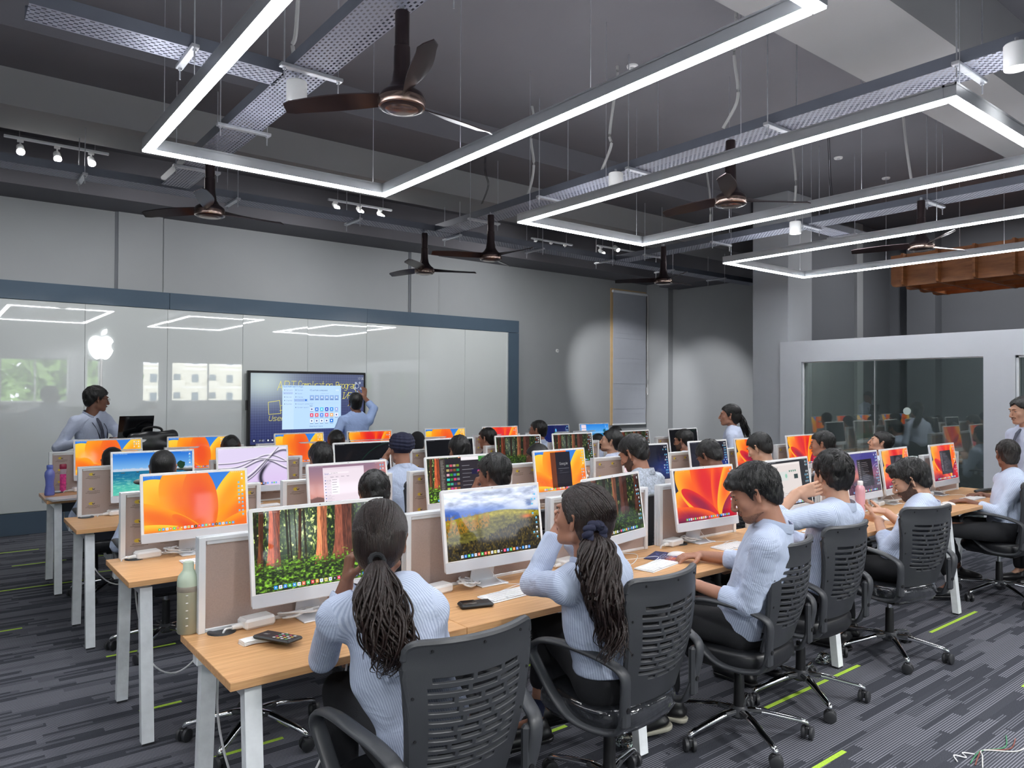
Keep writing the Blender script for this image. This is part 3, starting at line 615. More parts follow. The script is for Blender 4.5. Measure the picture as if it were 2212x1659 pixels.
def _gl():
    d = {}
    src = ("A:06-26-0;A:00-20-0")
    S = {'A': '06 20 46|14 34', 'B': '00 06 36 45 44 33 03|00 30 41 42 33', 'C': '41 30 10 01 05 16 36 45', 'D': '00 06 26 44 42 20 00', 'E': '40 00 06 46|03 33', 'F': '40 00 06|03 33', 'G': '41 30 10 01 05 16 36 45 43 23',
         'H': '00 06|40 46|03 43', 'I': '20 26|10 30|16 36', 'J': '30 35 26 16 05', 'K': '00 06|40 03 46', 'L': '00 06 46', 'M': '06 00 23 40 46', 'N': '06 00 46 40', 'O': '10 01 05 16 36 45 41 30 10', 'P': '06 00 30 41 42 33 03',
         'Q': '10 01 05 16 36 45 41 30 10|35 46', 'R': '06 00 30 41 42 33 03|23 46', 'S': '41 30 10 01 02 13 33 44 45 36 16 05', 'T': '00 40|20 26', 'U': '00 05 16 36 45 40', 'V': '00 26 40', 'W': '00 16 23 36 40', 'X': '00 46|40 06', 'Y': '00 23 40|23 26', 'Z': '00 40 06 46',
         'a': '12 32 43 46|44 14 05 16 36 45', 'b': '00 06 36 45 43 32 02', 'c': '42 12 03 05 16 46', 'd': '40 46 16 05 03 12 42', 'e': '04 44 43 32 12 03 05 16 46', 'f': '40 20 11 16|02 32', 'g': '46 16 05 03 12 42 47 38 08', 'h': '00 06|03 22 42 46', 'i': '22 26|20 20', 'j': '22 27 08|20 20',
         'k': '00 06|42 04 46', 'l': '20 26', 'm': '02 06|03 12 23 26|23 32 43 46', 'n': '02 06|03 22 42 46', 'o': '12 03 05 16 36 45 43 32 12', 'p': '02 08|02 32 43 45 36 06', 'q': '42 48|42 12 03 05 16 46', 'r': '02 06|04 22 42', 's': '42 12 03 14 34 45 36 06', 't': '20 25 36|02 42', 'u': '02 05 16 46|42 46',
         'v': '02 26 42', 'w': '02 16 24 36 42', 'x': '02 46|42 06', 'y': '02 26|42 26 08', 'z': '02 42 06 46', '0': '10 01 05 16 36 45 41 30 10|05 41', '1': '11 20 26', '2': '01 10 30 41 06 46', '3': '00 40 23 44 36 06', '5': '40 00 03 33 45 36 06', '7': '00 40 16', '8': '10 01 12 32 41 30 10|12 05 16 36 45 32', '4': '30 04 44|36 30',
         '6': '30 04 05 16 36 45 34 04', '9': '42 12 01 10 30 42 26', ':': '22 22|25 25', '/': '06 40', '.': '25 26', ',': '25 17', '<': '40 03 46', '>': '00 43 06', '+': '21 25|03 43', '-': '03 43'}
    for k, v in S.items(): d[k] = [[(int(p[0]), int(p[1])) for p in (q.split() if len(q.split()) > 1 else q.split() * 2)] for q in v.split('|')]
    return d
GL = _gl()
ICONS = [(40, 150, 240), (235, 235, 238), (60, 140, 235), (80, 200, 90), (70, 160, 235), (240, 240, 242), (245, 120, 90), (90, 205, 100), (240, 80, 80), (235, 160, 70), (245, 245, 245), (245, 230, 120), (240, 240, 245), (40, 40, 44), (240, 60, 110), (70, 150, 240), (90, 200, 110), (245, 150, 60), (90, 130, 220), (60, 60, 64)]
def dock(c, x0=.12, x1=.9, y=.925, n=20, seed=0):
    st = (x1 - x0) / n; r = random.Random(seed)
    for i in range(n):
        cc = ICONS[(i + seed) % len(ICONS)]; x = x0 + i * st; c.rect(x, y, x + st * .72, y + st * .72 * c.w / c.h, cc)
        q = (255, 255, 255) if sum(cc) < 560 else (90, 130, 220); c.rect(x + st * .22, y + st * .4, x + st * .5, y + st * .95, q, .8)
def menu(c, col=(235, 235, 240), n=9):
    c.text(.012, .008, 'File Edit View Go Window', .016, col, .5, .8); 
    for i in range(6): c.rect(.86 + i * .02, .01, .868 + i * .02, .024, col, .7)
def icons(c, cols, rows, x0=.965, y0=.05, dx=.035, dy=.075, col=(110, 200, 240), seed=1):
    r = random.Random(seed)
    for i in range(cols):
        for j in range(rows):
            if r.random() < .1 + .25 * i: continue
            x = x0 - i * dx; y = y0 + j * dy; cc = col if r.random() < .6 else (232, 236, 240); c.rect(x - .009, y, x + .009, y + .028, cc); c.rect(x - .014, y + .036, x + .014, y + .043, (240, 240, 240), .7)
def ventura(w, h, red=False):
    c = Cv(w, h); u = (c.u - .5) * 1.78; v = c.v - .5
    if red: deep, a1, a2, a3, a4, bgc = (70, 12, 50), (255, 176, 40), (250, 96, 24), (222, 36, 40), (150, 20, 60), (30, 34, 66)
    else: deep, a1, a2, a3, a4, bgc = (232, 84, 24), (255, 206, 60), (255, 158, 30), (244, 112, 34), (236, 84, 40), (44, 122, 222)
    c.a[:] = rgb(*bgc); c.mix(sst(.1, .9, c.u * .5 + c.v * .5) * .4, (20, 24, 60) if red else (110, 170, 230))
    def petal(cx, cy, rx, ry, ang, ci, co, sharp=.012):
        ca, sa = math.cos(ang), math.sin(ang); x = (u - cx) * ca + (v - cy) * sa; y = -(u - cx) * sa + (v - cy) * ca
        d = np.sqrt((x / rx) ** 2 + (y / ry) ** 2); m = 1 - sst(1 - sharp, 1 + sharp, d); t = sst(.2, 1., d)[..., None]; c.mix(m, rgb(*ci) * (1 - t) + rgb(*co) * t)
    def leaf(ox, oy, dg_, L_, W_, ci, co, sh=.01): a_ = R(dg_); L_ *= 1.15; W_ *= 1.1; petal(ox + L_ * math.cos(a_), oy - L_ * math.sin(a_), L_, W_, -a_, ci, co, sh)
    if red:
        ox, oy = .34, .44
        leaf(ox, oy, 168, .62, .40, a3, a1); leaf(ox, oy, 140, .66, .36, a2, a1); leaf(ox - .05, oy, 112, .62, .34, a3, a2); leaf(ox, oy, 84, .52, .20, a3, a2); leaf(ox + .02, oy, 62, .60, .20, a2, a1); leaf(ox + .1, oy + .1, 30, .5, .25, a3, a4)
        leaf(ox - .02, oy + .04, 150, .52, .14, a4, a3); leaf(ox, oy + .12, 172, .70, .20, a4, a2); leaf(ox + .05, oy + .22, 176, .80, .16, deep, a4)
    else:
        ox, oy = .18, .62
        leaf(ox, oy, 176, .60, .50, a2, a1); leaf(ox - .02, oy, 142, .66, .42, a2, a1); leaf(ox - .02, oy, 116, .60, .40, a3, a2); leaf(ox + .02, oy, 60, .62, .24, a2, a1); leaf(ox + .1, oy, 36, .62, .24, a3, a2); leaf(ox - .05, oy, 96, .54, .28, a4, a3)
        leaf(ox - .06, oy, 156, .66, .20, a3, a2); leaf(ox - .02, oy + .08, 172, .64, .20, a3, a1); leaf(ox + .1, oy + .02, 18, .50, .18, a3, a2); leaf(ox, oy + .1, 140, .34, .10, a4, a3)
    return c
def forest(w, h, bright=1., seed=3):
    c = Cv(w, h); u, v = c.u, c.v; n1 = fbm(u * 6, v * 2.2, 6, seed); n2 = fbm(u * 20, v * 7, 5, seed + 1)
    base = rgb(26, 40, 22)[None, None] + (sst(.48, .78, n1) * sst(.42, .62, n2) * (1 - sst(.55, .75, v)))[..., None] * rgb(215, 215, 130) + (sst(.5, .7, n2))[..., None] * rgb(50, 60, 14)
    c.a = np.clip(base, 0, 1); c.mix(.5 * np.exp(-((u - .3) / .14) ** 2 - ((v - .3) / .3) ** 2), (215, 230, 225))
    r = random.Random(seed)
    for i in range(16): x = r.random(); ww = .004 + .008 * r.random(); c.mix((np.abs(u - x - .01 * v) < ww) * (v < .72) * .8, (38, 34, 24))
    for x, ww, col in ((.14, .042, (140, 66, 40)), (.50, .040, (176, 104, 70)), (.67, .072, (104, 58, 44)), (.045, .018, (80, 46, 30)), (.93, .05, (92, 48, 36)), (.33, .012, (70, 44, 30))):
        e = np.abs(u - x + .03 * (v - .5)) / (ww * (1 + .5 * sst(.4, .85, v))); st = fbm(u * 60, v * 3, 4, seed + 5); m = (1 - sst(.9, 1.02, e)) * (1 - sst(.74, .8, v))
        c.mix(m, np.clip(rgb(*col)[None, None] * (.35 + 1.1 * st + .5 * (u < x))[..., None], 0, 1))
    g = fbm(u * 14, v * 14, 4, seed + 9); m = sst(.60, .72, v + (g - .5) * .25); c.mix(m, np.clip(rgb(84, 120, 34)[None, None] * (.10 + 2.2 * g ** 2.4)[..., None] * 1.3, 0, 1))
    c.a *= bright; return c
def hills(w, h):
    c = Cv(w, h); u, v = c.u, c.v; n = fbm(u * 3, v * 6, 3, 4); c.a = rgb(190, 200, 225)[None, None] + (n[..., None] - .4) * .7
    c.mix(sst(.16, .34, v) * (1 - .6 * u), (54, 96, 190)); c.mix(.8 * np.exp(-((v - .28) / .1) ** 2) * sst(.4, .9, u) * sst(.3, .6, n + .1), (235, 238, 240))
    ln_ = .40 - .10 * np.exp(-((u - .55) / .25) ** 2) - .02 * np.sin(u * 9); g = fbm(u * 8, v * 8, 5, 5); m = sst(0, .02, v - ln_)
    c.mix(m, np.clip(rgb(104, 98, 34)[None, None] * (.45 + g)[..., None] + (np.exp(-((v - ln_ - .05) / .05) ** 2))[..., None] * rgb(62, 56, 6), 0, 1))
    t = fbm(u * 22, v * 9, 4, 6); m = sst(.0, .05, v - (.60 + .14 * np.sin(u * 3.4 + 1.2) + .08 * (t - .5))); c.mix(m, np.clip(rgb(70, 58, 18)[None, None] * (.15 + 2.2 * t ** 2)[..., None], 0, 1))
    m = (1 - sst(0, .05, v - .42 - .2 * (1 - u))) * sst(.3, .42, v) * (t > .5) * (u < .45); c.mix(m * .9, (170, 120, 30)); c.mix(np.exp(-((u - .86) / .06) ** 2 - ((v - .47) / .03) ** 2), (220, 110, 40))
    return c
def lake(w, h):
    c = Cv(w, h); u, v = c.u, c.v; c.a = (rgb(30, 110, 210)[None, None] * (1 - v[..., None] * 2.2) + rgb(150, 200, 240)[None, None] * v[..., None] * 2.2)
    n = fbm(u * 12, v * 8, 4, 2); c.mix((v > .40 - .05 * n) * (v < .44), (190, 205, 225)); c.mix(sst(.43, .445, v), (24, 110, 150)); g = fbm(u * 4, v * 22, 4, 3); c.mix(sst(.5, .9, v) * (.5 + g), (90, 200, 175)); c.mix((g > .62) * (v > .5) * .4, (200, 240, 220))
    for x, y, rx, ry in ((.33, .70, .09, .07), (.12, .47, .03, .01), (.3, .46, .02, .012), (.86, .44, .09, .035), (.97, .46, .1, .05)):
        d = np.hypot((u - x) / rx, (v - y) / ry); c.mix((1 - sst(.9, 1, d)), np.clip(rgb(150, 150, 145)[None, None] * (1.2 - 1.3 * (v - y + ry) / (2 * ry))[..., None], 0, 1))
    c.mix((np.hypot((u - .85) / .05, (v - .33) / .09) < .8 + .5 * n) * 1., (24, 60, 40)); return c
def ribbons(w, h):
    c = Cv(w, h, (226, 214, 244)); u, v = c.u, c.v; c.mix(sst(.2, 1, v), (222, 200, 240))
    for a, b, k, t in ((.62, .25, 3.2, .020), (.52, .25, 2.9, .014), (.90, .5, 2.2, .03), (.95, .62, 1.9, .016), (.40, .1, 3.5, .012)):
        y = a - b * np.sin(u * k - .3) ** 2 * u * 1.8; d = v - y; c.mix(np.exp(-(d / t) ** 2) * .85, (60, 56, 76)); c.mix(np.exp(-((d + t * 1.6) / t) ** 2) * .7, (255, 252, 255))
    d = u - (.60 + .9 * (.8 - v) ** 2); c.mix(np.exp(-(d / .03) ** 2) * sst(.3, .6, v), (40, 38, 52)); return c
def windowed(c, kind, seed=0):
    r = random.Random(seed)
    if kind == 'browser':
        c.rect(.17, .05, .70, 1, (240, 226, 236)); c.rect(.17, .05, .70, .09, (232, 216, 228)); c.text(.19, .16, 'Search', .03, (70, 90, 170), .7); c.rect(.25, .15, .5, .18, (250, 240, 246)); c.text(.27, .155, 'all results', .018, (60, 60, 70), .5)
        for i in range(5): c.text(.19 + i * .07, .235, ['All', 'Images', 'News', 'Books', 'Maps'][i], .016, (90, 90, 100), .5)
        for j in range(11): y = .30 + j * .06; c.rect(.19, y, .19 + .012, y + .02, ((60, 100, 190), (30, 30, 40))[j % 2]); c.text(.21, y, ['Settings', 'Privacy', 'Accounts', 'Password'][j % 4], .015, (120, 120, 130), .5); c.text(.21, y + .03, 'details of the entry', .01, (170, 160, 170), .5)
        c.rect(.27, .28, .37, .60, (250, 240, 248)); 
        for j in range(6): c.rect(.28, .30 + j * .05, .28 + .05 + .03 * r.random(), .308 + j * .05, (120, 116, 126))
    elif kind == 'darkapp':
        c.rect(.18, .02, .92, .99, (46, 42, 48)); c.rect(.18, .02, .27, .99, (66, 58, 54)); c.rect(.27, .02, .50, .99, (38, 36, 42)); c.rect(.52, .0, .8, .08, (245, 240, 244)); c.rect(.80, .0, .99, .12, (60, 130, 60))
        for j in range(30): c.rect(.20, .06 + j * .03, .20 + .03 + .03 * r.random(), .068 + j * .03, (210, 205, 200), .8)
        for j in range(8):
            for i in range(4): c.rect(.285 + i * .052, .16 + j * .105, .328 + i * .052, .215 + j * .105, tuple(r.randrange(30, 240) for _ in range(3)), .9)
        for j in range(7): c.rect(.53, .2 + j * .09, .53 + .1 + .12 * r.random(), .21 + j * .09, (190, 190, 200), .7)
        c.rect(.68, .3, .82, .42, (30, 28, 60)); c.disc(.79, .35, .03, (230, 60, 140))
    elif kind == 'search':
        c.rect(.30, .03, .42, .95, (110, 54, 26)); c.rect(.40, .03, .70, .93, (26, 24, 34)); c.text(.475, .30, 'Google', .06, (245, 245, 248), 1.1); c.rect(.44, .45, .66, .46, (120, 120, 130)); c.text(.47, .50, 'Search', .02, (200, 200, 205), .5); c.rect(.46, .56, .64, .57, (90, 90, 100))
    elif kind == 'white':
        c.rect(.04, .05, .78, .97, (226, 216, 212)); c.rect(.04, .05, .78, .10, (236, 228, 224)); c.text(.08, .13, 'Search results', .02, (90, 90, 100), .5)
        for j in range(12): c.rect(.12, .5 + j * .037, .12 + .1 + .22 * r.random(), .508 + j * .037, (90, 90, 160) if j % 4 == 0 else (140, 136, 140))
        c.rect(.15, .24, .45, .44, (214, 218, 214)); c.text(.17, .27, 'Network', .025, (60, 110, 110), .6); c.disc(.40, .34, .05, (120, 190, 160), .7)
        for j in range(4): c.rect(.48 + j * .05, .22, .51 + j * .05, .26, (70, 130, 110))
        c.rect(.6, .32, .7, .42, (40, 60, 60))
    elif kind == 'pink':
        c.rect(.0, .25, .50, .85, (236, 206, 214)); 
        for j in range(4):
            for i in range(3): c.rect(.06 + i * .15, .36 + j * .12, .15 + i * .15, .42 + j * .12, (40, 40, 46) if j > 1 else (246, 224, 230))
    elif kind == 'list':
        c.rect(.34, .16, .80, .84, (32, 28, 32)); c.rect(.36, .20, .44, .78, (60, 52, 56)); 
        for j in range(12): c.rect(.37, .22 + j * .045, .42, .232 + j * .045, (200, 195, 200), .8); c.rect(.47, .24 + j * .045, .47 + .08 + .15 * r.random(), .25 + j * .045, (170, 160, 165), .7)
    elif kind == 'orb':
        c.rect(.30, .16, .78, .84, (34, 30, 34)); c.disc(.58, .4, .2, (120, 112, 120), .6); c.disc(.60, .44, .16, (50, 44, 50), .8)
    return c
def screen_canvas(kind, w, seed):
    h = int(w * 9 / 16); k, _, win = kind.partition('+')
    if k == 'orange': c = ventura(w, h)
    elif k == 'red': c = ventura(w, h, True)
    elif k == 'forest': c = forest(w, h, 1.08)
    elif k == 'forestdark': c = forest(w, h, .62, 7)
    elif k == 'hills': c = hills(w, h)
    elif k == 'lake': c = lake(w, h)
    elif k == 'ribbons': c = ribbons(w, h)
    elif k == 'black': c = Cv(w, h, (8, 9, 12)); c.mix(.9 * np.exp(-((np.hypot((c.u - 1.1) * 1.78, c.v - 1.5) - 1.5) / .012) ** 2), (20, 60, 44))
    elif k == 'navy': c = Cv(w, h, (20, 20, 34)); c.mix(sst(.3, 1, c.u) * np.exp(-((c.v - .7) / .3) ** 2) * .8, (24, 60, 150))
    elif k == 'desert': c = Cv(w, h, (214, 150, 140)); c.mix(1 - sst(0, .6, c.v), (150, 120, 140)); c.mix(sst(.62, .66, c.v + .1 * (fbm(c.u * 4, c.v * 3, 4, 3) - .5)), (120, 88, 84)); c.mix(.5 * sst(.8, 1, c.u) * (1 - c.v), (240, 130, 110))
    elif k == 'dusk':
        c = Cv(w, h, (70, 66, 140)); c.mix(sst(.1, .6, c.v) * (1 - .6 * c.u), (236, 140, 110)); n = fbm(c.u * 12, c.v * 12, 4, 8); c.mix(sst(.55, .75, c.v), np.clip(rgb(70, 50, 66)[None, None] * (.4 + 1.4 * n)[..., None], 0, 1)); c.mix(.5 * (np.abs(np.hypot((c.u - .98) * 1.78, c.v - .8) - .5) < .01), (200, 190, 230))
    elif k == 'earth':
        c = Cv(w, h, (18, 28, 84)); d = np.hypot((c.u - .5) * 1.78 / .24, (c.v - .6) / .28); n = fbm(c.u * 5, c.v * 4, 4, 6); bite = np.hypot((c.u - .65) * 1.78, c.v - .55) < .09
        c.mix((1 - sst(.92, 1, d)) * (~bite), np.where((n > .5)[..., None], rgb(70, 200, 110), rgb(60, 140, 230))); c.mix((np.hypot((c.u - .53) * 1.78 / .05, (c.v - .24) / .09) < 1) * 1., (90, 180, 240))
    elif k == 'sky': c = lake(w, h); c.v = c.v; c.a[:int(h * .7)] = np.clip(c.a[:int(h * .7)] * .6 + rgb(30, 120, 190) * .5, 0, 1); c.rect(.03, .03, .2, .2, (235, 215, 225)); c.rect(.03, .22, .2, .42, (240, 225, 230))
    else: c = Cv(w, h, (26, 26, 30))
    if win: windowed(c, win, seed)
    return c
def img_mat(name, c, st=SCR, rough=.05, base=False):
    im = bpy.data.images.new(name, c.w, c.h); px = np.ones((c.h, c.w, 4), np.float32); px[..., :3] = np.clip(c.a[::-1], 0, 1); im.pixels.foreach_set(px.ravel()); im.pack()
    m, t, b = nt(name); N = t.nodes; L = t.links; x = N.new('ShaderNodeTexImage'); x.image = im; x.interpolation = 'Linear'
    if base: L.new(x.outputs['Color'], b.inputs['Base Color']); b.inputs['Roughness'].default_value = rough; return m
    b.inputs['Base Color'].default_value = (.01, .01, .012, 1); b.inputs['Roughness'].default_value = rough; b.inputs['IOR'].default_value = 1.38
    L.new(x.outputs['Color'], b.inputs['Emission Color']); b.inputs['Emission Strength'].default_value = st; return m
def quad(name, w, h, m, parent=None, M_=None):
    """upright rectangle facing -Y with 0..1 UVs, its own thin plane laid on a body"""
    me = bpy.data.meshes.new(name); me.from_pydata([(-w / 2, 0, 0), (w / 2, 0, 0), (w / 2, 0, h), (-w / 2, 0, h)], [], [(0, 1, 2, 3)])
    if M_ is not None: me.transform(M_)
    uv = me.uv_layers.new(name='UVMap'); uv.data.foreach_set('uv', [0, 0, 1, 0, 1, 1, 0, 1]); me.materials.append(m); return me
_sc = {}
def screen_mat(kind, big, seed):
    k = (kind, big, seed if big else 0)
    if k not in _sc:
        c = screen_canvas(kind, 640 if big else 320, seed); menu(c)
        if not kind.startswith('black') : dock(c, .13, .88, .93, 22 if big else 24, seed % 5)
        if not kind.startswith(('black', 'ribbons', 'lake', 'forest')) or kind == 'forestdark': icons(c, 2 if 'hills' in kind or big else 3, 11, seed=seed)
        elif kind == 'lake': icons(c, 1, 5)
        _sc[k] = img_mat('screen ' + kind + ' %d' % seed, c)
    return _sc[k]

# ------------------------------------------------------------------ the computer, built once
TILT = R(8)
def imac_parts():
    P = {}
    MT = Matrix.Translation((0, .0, .445)) @ Matrix.Rotation(-TILT, 4, 'X')
    b = MB()
    # rounded slab: outline with corner arcs, extruded along Y
    w, h, r = .547 / 2, .356, .014; out = []
    for cx, cz, a0 in ((w - r, -r, 0), (-w + r, -r, 90), (-w + r, -h + r, 180), (w - r, -h + r, 270)):
        for k in range(5): a = R(a0 + k * 22.5); out.append((cx + r * math.cos(a), cz + r * math.sin(a)))
    XZ = Matrix(((1, 0, 0, 0), (0, 0, 1, 0), (0, 1, 0, 0), (0, 0, 0, 1)))
    P['body'] = ob('t', MB().prism(out, .0115, MT @ XZ)).data; P['body'].materials.append(M['imac'])
    P['bezel'] = MB().box((0, -.0008, -.156), (.545, .0016, .309), .0007, MT).mesh('bezel'); P['bezel'].materials.append(M['white_plastic'])
    P['chin'] = MB().box((0, -.0008, -.333), (.545, .0016, .043), .0007, MT).mesh('chin'); P['chin'].materials.append(M['chin'])
    P['camera'] = MB().cyl((0, -.0022, -.007), (0, -.001, -.007), .0022, n=10, M=MT).mesh('camera'); P['camera'].materials.append(M['black'])
    s = MB(); s.box((0, .03, .0035), (.147, .13, .006), .002); s.box((0, .0, 0), (.13, .005, .24), .0015, Matrix.Translation((0, .055, .118)) @ Matrix.Rotation(R(12), 4, 'X'))
    P['stand'] = s.mesh('stand'); P['stand'].materials.append(M['imac'])
    bpy.data.objects.remove(bpy.data.objects['t'])
    return P, MT
IP, IMT = imac_parts()
def imac(x, y, rz, kind, lab, big, seed, row):
    t = emp('desktop_computer', (x, y, ZD), R(rz), label=lab, category='computer', group='all-in-one computers on the desks')
    t.scale = (1.04, 1.04, 1.04)
    for k in ('body', 'bezel', 'chin', 'camera', 'stand'): ob(k, IP[k], None, t)
    me = quad('screen', .519, .292, None, M_=IMT @ Matrix.Translation((0, -.0020, -.306))) if False else None
    m = screen_mat(kind, big, seed); me = quad('screen', .519, .292, m, M_=IMT @ Matrix.Translation((0, -.0021, -.306))); ob('screen', me, None, t)
    return t
ZD = .782
# ================================================================== desks
YF = [2.342, 3.865, 5.506, 7.105]; DD = .59; X0 = .73; DW = 1.79
YI = [2.80, 4.32, 5.98, 7.66]
ORD = ['nearest', 'second nearest', 'third nearest', 'farthest']
def leg_frame(t, x):
    for s in (-1, 1):
        # a splayed square tube leg; foot nearer the middle than the frame's top
        y0 = DD / 2 + s * (DD / 2 - .05); y1 = y0 + s * .06
        b = MB(); w = .055
        vs = []
        for (yy, zz) in ((y1, .012), (y0 - s * .01, ZD - .045)):
            for i, j in ((-1, -1), (1, -1), (1, 1), (-1, 1)): vs.append((x + i * w / 2, yy + j * w / 2 * .8, zz))
        b.add(vs, [(0, 1, 2, 3), (4, 7, 6, 5), (0, 4, 5, 1), (1, 5, 6, 2), (2, 6, 7, 3), (3, 7, 4, 0)])
        ob('leg', b, M['leg_metal'], t, ang=20)
        ob('leg_foot', MB().box((x, y1, .006), (.05, .04, .012), .002), M['grommet'], t)
    ob('leg_bracket', MB().box((x, DD / 2, ZD - .055), (.05, DD - .1, .055), .004), M['leg_metal'], t)
M['leg_metal'] = mat('white leg under film', (236, 240, 243), .22, var=.06, ns=20, bump=.5, bs=14, coat=.5)
M['film'] = glass_mat('clear film', (1, 1, 1), .12, .95)
topm = None
sides = ['leftmost', 'second from left', 'third from left', 'rightmost']
tm = MB().box((0, 0, 0), (DW / 2 - .002, DD, .028), .0015).mesh('desktop'); tm.materials.append(M['wood'])
for r in range(4):
    for k in range(4):
        t = emp('desk', (X0 + DW * k, YF[r], 0), label='oak-topped white-legged desk, %s of the %s row' % (sides[k], ORD[r]), category='desk', group='desks')
        for i in range(2): ob('desktop', tm, None, t, loc=(DW * (i + .5) / 2, DD / 2, ZD - .014))
        leg_frame(t, .085)
        if k == 3: leg_frame(t, DW - .085)
        ob('crossbeam', MB().box((DW / 2, DD - .16, ZD - .05), (DW - .02, .05, .04), .003), M['leg_metal'], t)
        ob('cable_channel', MB().box((DW / 2, DD - .06, ZD - .12), (DW - .3, .09, .1), .004), M['tray'], t)
        for i in range(2):
            gx = .13 + i * .88
            ob('cable_grommet', MB().lathe([(0, .0015), (.034, .002), (.044, .006), (.050, .0055), (.052, 0)][::-1], 24, c=(gx, DD - .07, ZD)), M['grommet'], t)
# ------------------------------------------------------------------ partition screens
def logo_canvas():
    c = Cv(512, 384, (168, 152, 146)); n = fbm(c.u * 90, c.v * 70, 3, 3); c.a *= (.97 + .06 * n)[..., None]
    for i in range(5):
        for j in range(3):
            x = .10 + i * .215; y = .09 + j * .33
            c.disc(x - .012, y, .034, (206, 180, 70)); c.rect(x - .004, y - .016, x + .03, y + .02, (168, 152, 146)); c.text(x - .004, y - .02, 'w', .040, (50, 46, 40), 1.4)
            c.text(x - .05, y + .045, 'UNIVERSITY', .019, (84, 75, 70), .7); c.rect(x - .065, y + .082, x + .065, y + .092, (116, 103, 97), .9); c.rect(x - .035, y + .102, x + .035, y + .110, (124, 110, 104), .8)
    return c
M['panel_logo'] = img_mat('filmed fabric with small emblems', logo_canvas(), base=True, rough=.22)
M['panel'] = mat('beige pinboard fabric', (170, 150, 142), .75, var=.05, ns=160, bump=.1, bs=500)
M['pframe'] = mat('silver white partition frame', (232, 235, 238), .3, .25, var=.03)
PW = .755; PH = .36
def part_mesh(logo):
    d = {}
    q = quad('pinboard', PW - .05, PH - .04, M['panel_logo'] if logo else M['panel'], M_=Matrix.Translation((0, -.011, .012))); d['pinboard'] = q
    d['pinboard_back'] = MB().box((0, .002, PH / 2), (PW - .05, .022, PH - .03)).mesh('pinboard_back'); d['pinboard_back'].materials.append(M['panel'])
    f = MB()
    for s in (-1, 1):
        for q_ in (-.0165, 0, .0165): f.box((s * (PW / 2 - .013), q_, PH / 2), (.026, .014, PH), .002)
        f.box((s * (PW / 2 - .013), 0, PH / 2), (.020, .046, PH - .004))
    d['side_post'] = f.mesh('side_post'); d['side_post'].materials.append(M['pframe'])
    f = MB().box((0, 0, PH - .008), (PW - .004, .046, .016), .002).box((0, 0, PH - .022), (PW - .06, .034, .016), .002); d['top_rail'] = f.mesh('top_rail'); d['top_rail'].materials.append(M['pframe'])
    f = MB().box((0, 0, .007), (PW - .05, .034, .014), .002); d['bottom_rail'] = f.mesh('bottom_rail'); d['bottom_rail'].materials.append(M['pframe'])
    return d
pl, pn = part_mesh(True), part_mesh(False)
PX = [[.78, 1.665, 2.52, 3.38, 4.30, 5.18, 6.05, 6.93], [.79, 1.68, 2.57, 3.44, 4.33, 5.3, 6.18, 7.05], [.81, 1.72, 2.62, 3.53, 4.41, 5.28, 6.15, 7.03], [.80, 1.75, 2.64, 3.52, 4.42, 5.39, 6.27, 7.15]]
nth = ['first', 'second', 'third', 'fourth', 'fifth', 'sixth', 'seventh', 'eighth']
for r in range(4):
    for i, x in enumerate(PX[r]):
        t = emp('desk_partition', (x + PW / 2, YF[r] + DD - .03, ZD), label='%s beige pinboard divider from the left, %s row%s' % (nth[i], ORD[r], ', printed film on it' if (r or i > 7) else ', plain fabric'), category='partition', group='desk dividers')
        for k, me in (pl if r else pn).items():
            ob(k, me, None, t)
# ------------------------------------------------------------------ computers
IM = [[(1.22, 0, 'forest', 'computer showing tall red trees over green ferns, nearest of all'), (2.08, -1, 'hills', 'computer showing golden hills and dark pines, nearest row'), (2.89, 12, 'forestdark', 'computer turned askew beside the curly haired woman, dim forest picture'),
       (3.68, -2, 'red', 'computer with red and orange petals, in front of the man looking down'), (4.61, 4, 'white+white', 'computer with a pale web page, partly behind a raised hand'), (5.62, 2, 'dusk+list', 'computer with a purple dusk skyline and a dark window'),
       (6.22, 4, 'red+orb', 'computer with red petals and a dark window with a grey orb'), (7.1, 2, 'red+list', 'last computer of the nearest row, red petals and a dark list')],
      [(1.15, 0, 'orange', 'computer with orange petals and window glare, left end of second row'), (2.07, 3, 'desert+browser', 'computer with a lilac web page over a pink desert'), (2.92, 0, 'forest+darkapp', 'computer with dark windows full of thumbnails'), (3.87, 3, 'orange+search', 'tilted looking computer with a dark search page on orange petals'),
       (4.87, -3, 'navy+pink', 'computer with a pink panel on a dark blue desktop'), (5.75, -1, 'navy', 'computer with a dark desktop and icon columns behind a bowed head'), (6.47, -3, 'red', 'computer with red petals behind the boy in cream collar'), (7.36, 0, 'red', 'computer with red petals in front of the glass partition')],
      [(1.29, -3, 'lake', 'computer showing a turquoise lake and blue sky'), (2.03, -4, 'ribbons', 'computer showing lilac ribbons'), (3.0, 2, 'black', 'computer with a black screen beside the turban'), (3.93, 1, 'black', 'computer with a black screen behind the man with earphones'),
       (4.78, -6, 'forestdark', 'computer with a dark forest picture, left of a twin picture'), (5.55, -4, 'forestdark', 'computer with a dark forest picture, second of three'), (6.54, 2, 'forestdark', 'computer with a dark forest picture behind two heads'), (7.45, 0, 'black', 'computer at the right end of the third row, dark screen')],
      [(1.27, 1, 'orange', 'computer with orange petals below the standing man with a tie'), (2.06, -5, 'orange', 'computer with orange petals left of the big display'), (3.1, 3, 'orange', 'computer with orange petals and many icons, under the big display'), (3.94, 0, 'red', 'computer with orange red petals beside the pointing man'),
       (4.97, -5, 'orange', 'computer with orange petals before the right part of the glass wall'), (5.82, -3, 'red', 'computer with red petals at the frame of the glass wall'), (6.77, 3, 'earth', 'computer with a globe coloured fruit emblem on dark blue'), (7.54, -3, 'sky', 'computer with a sky blue desktop by the tall blind')]]
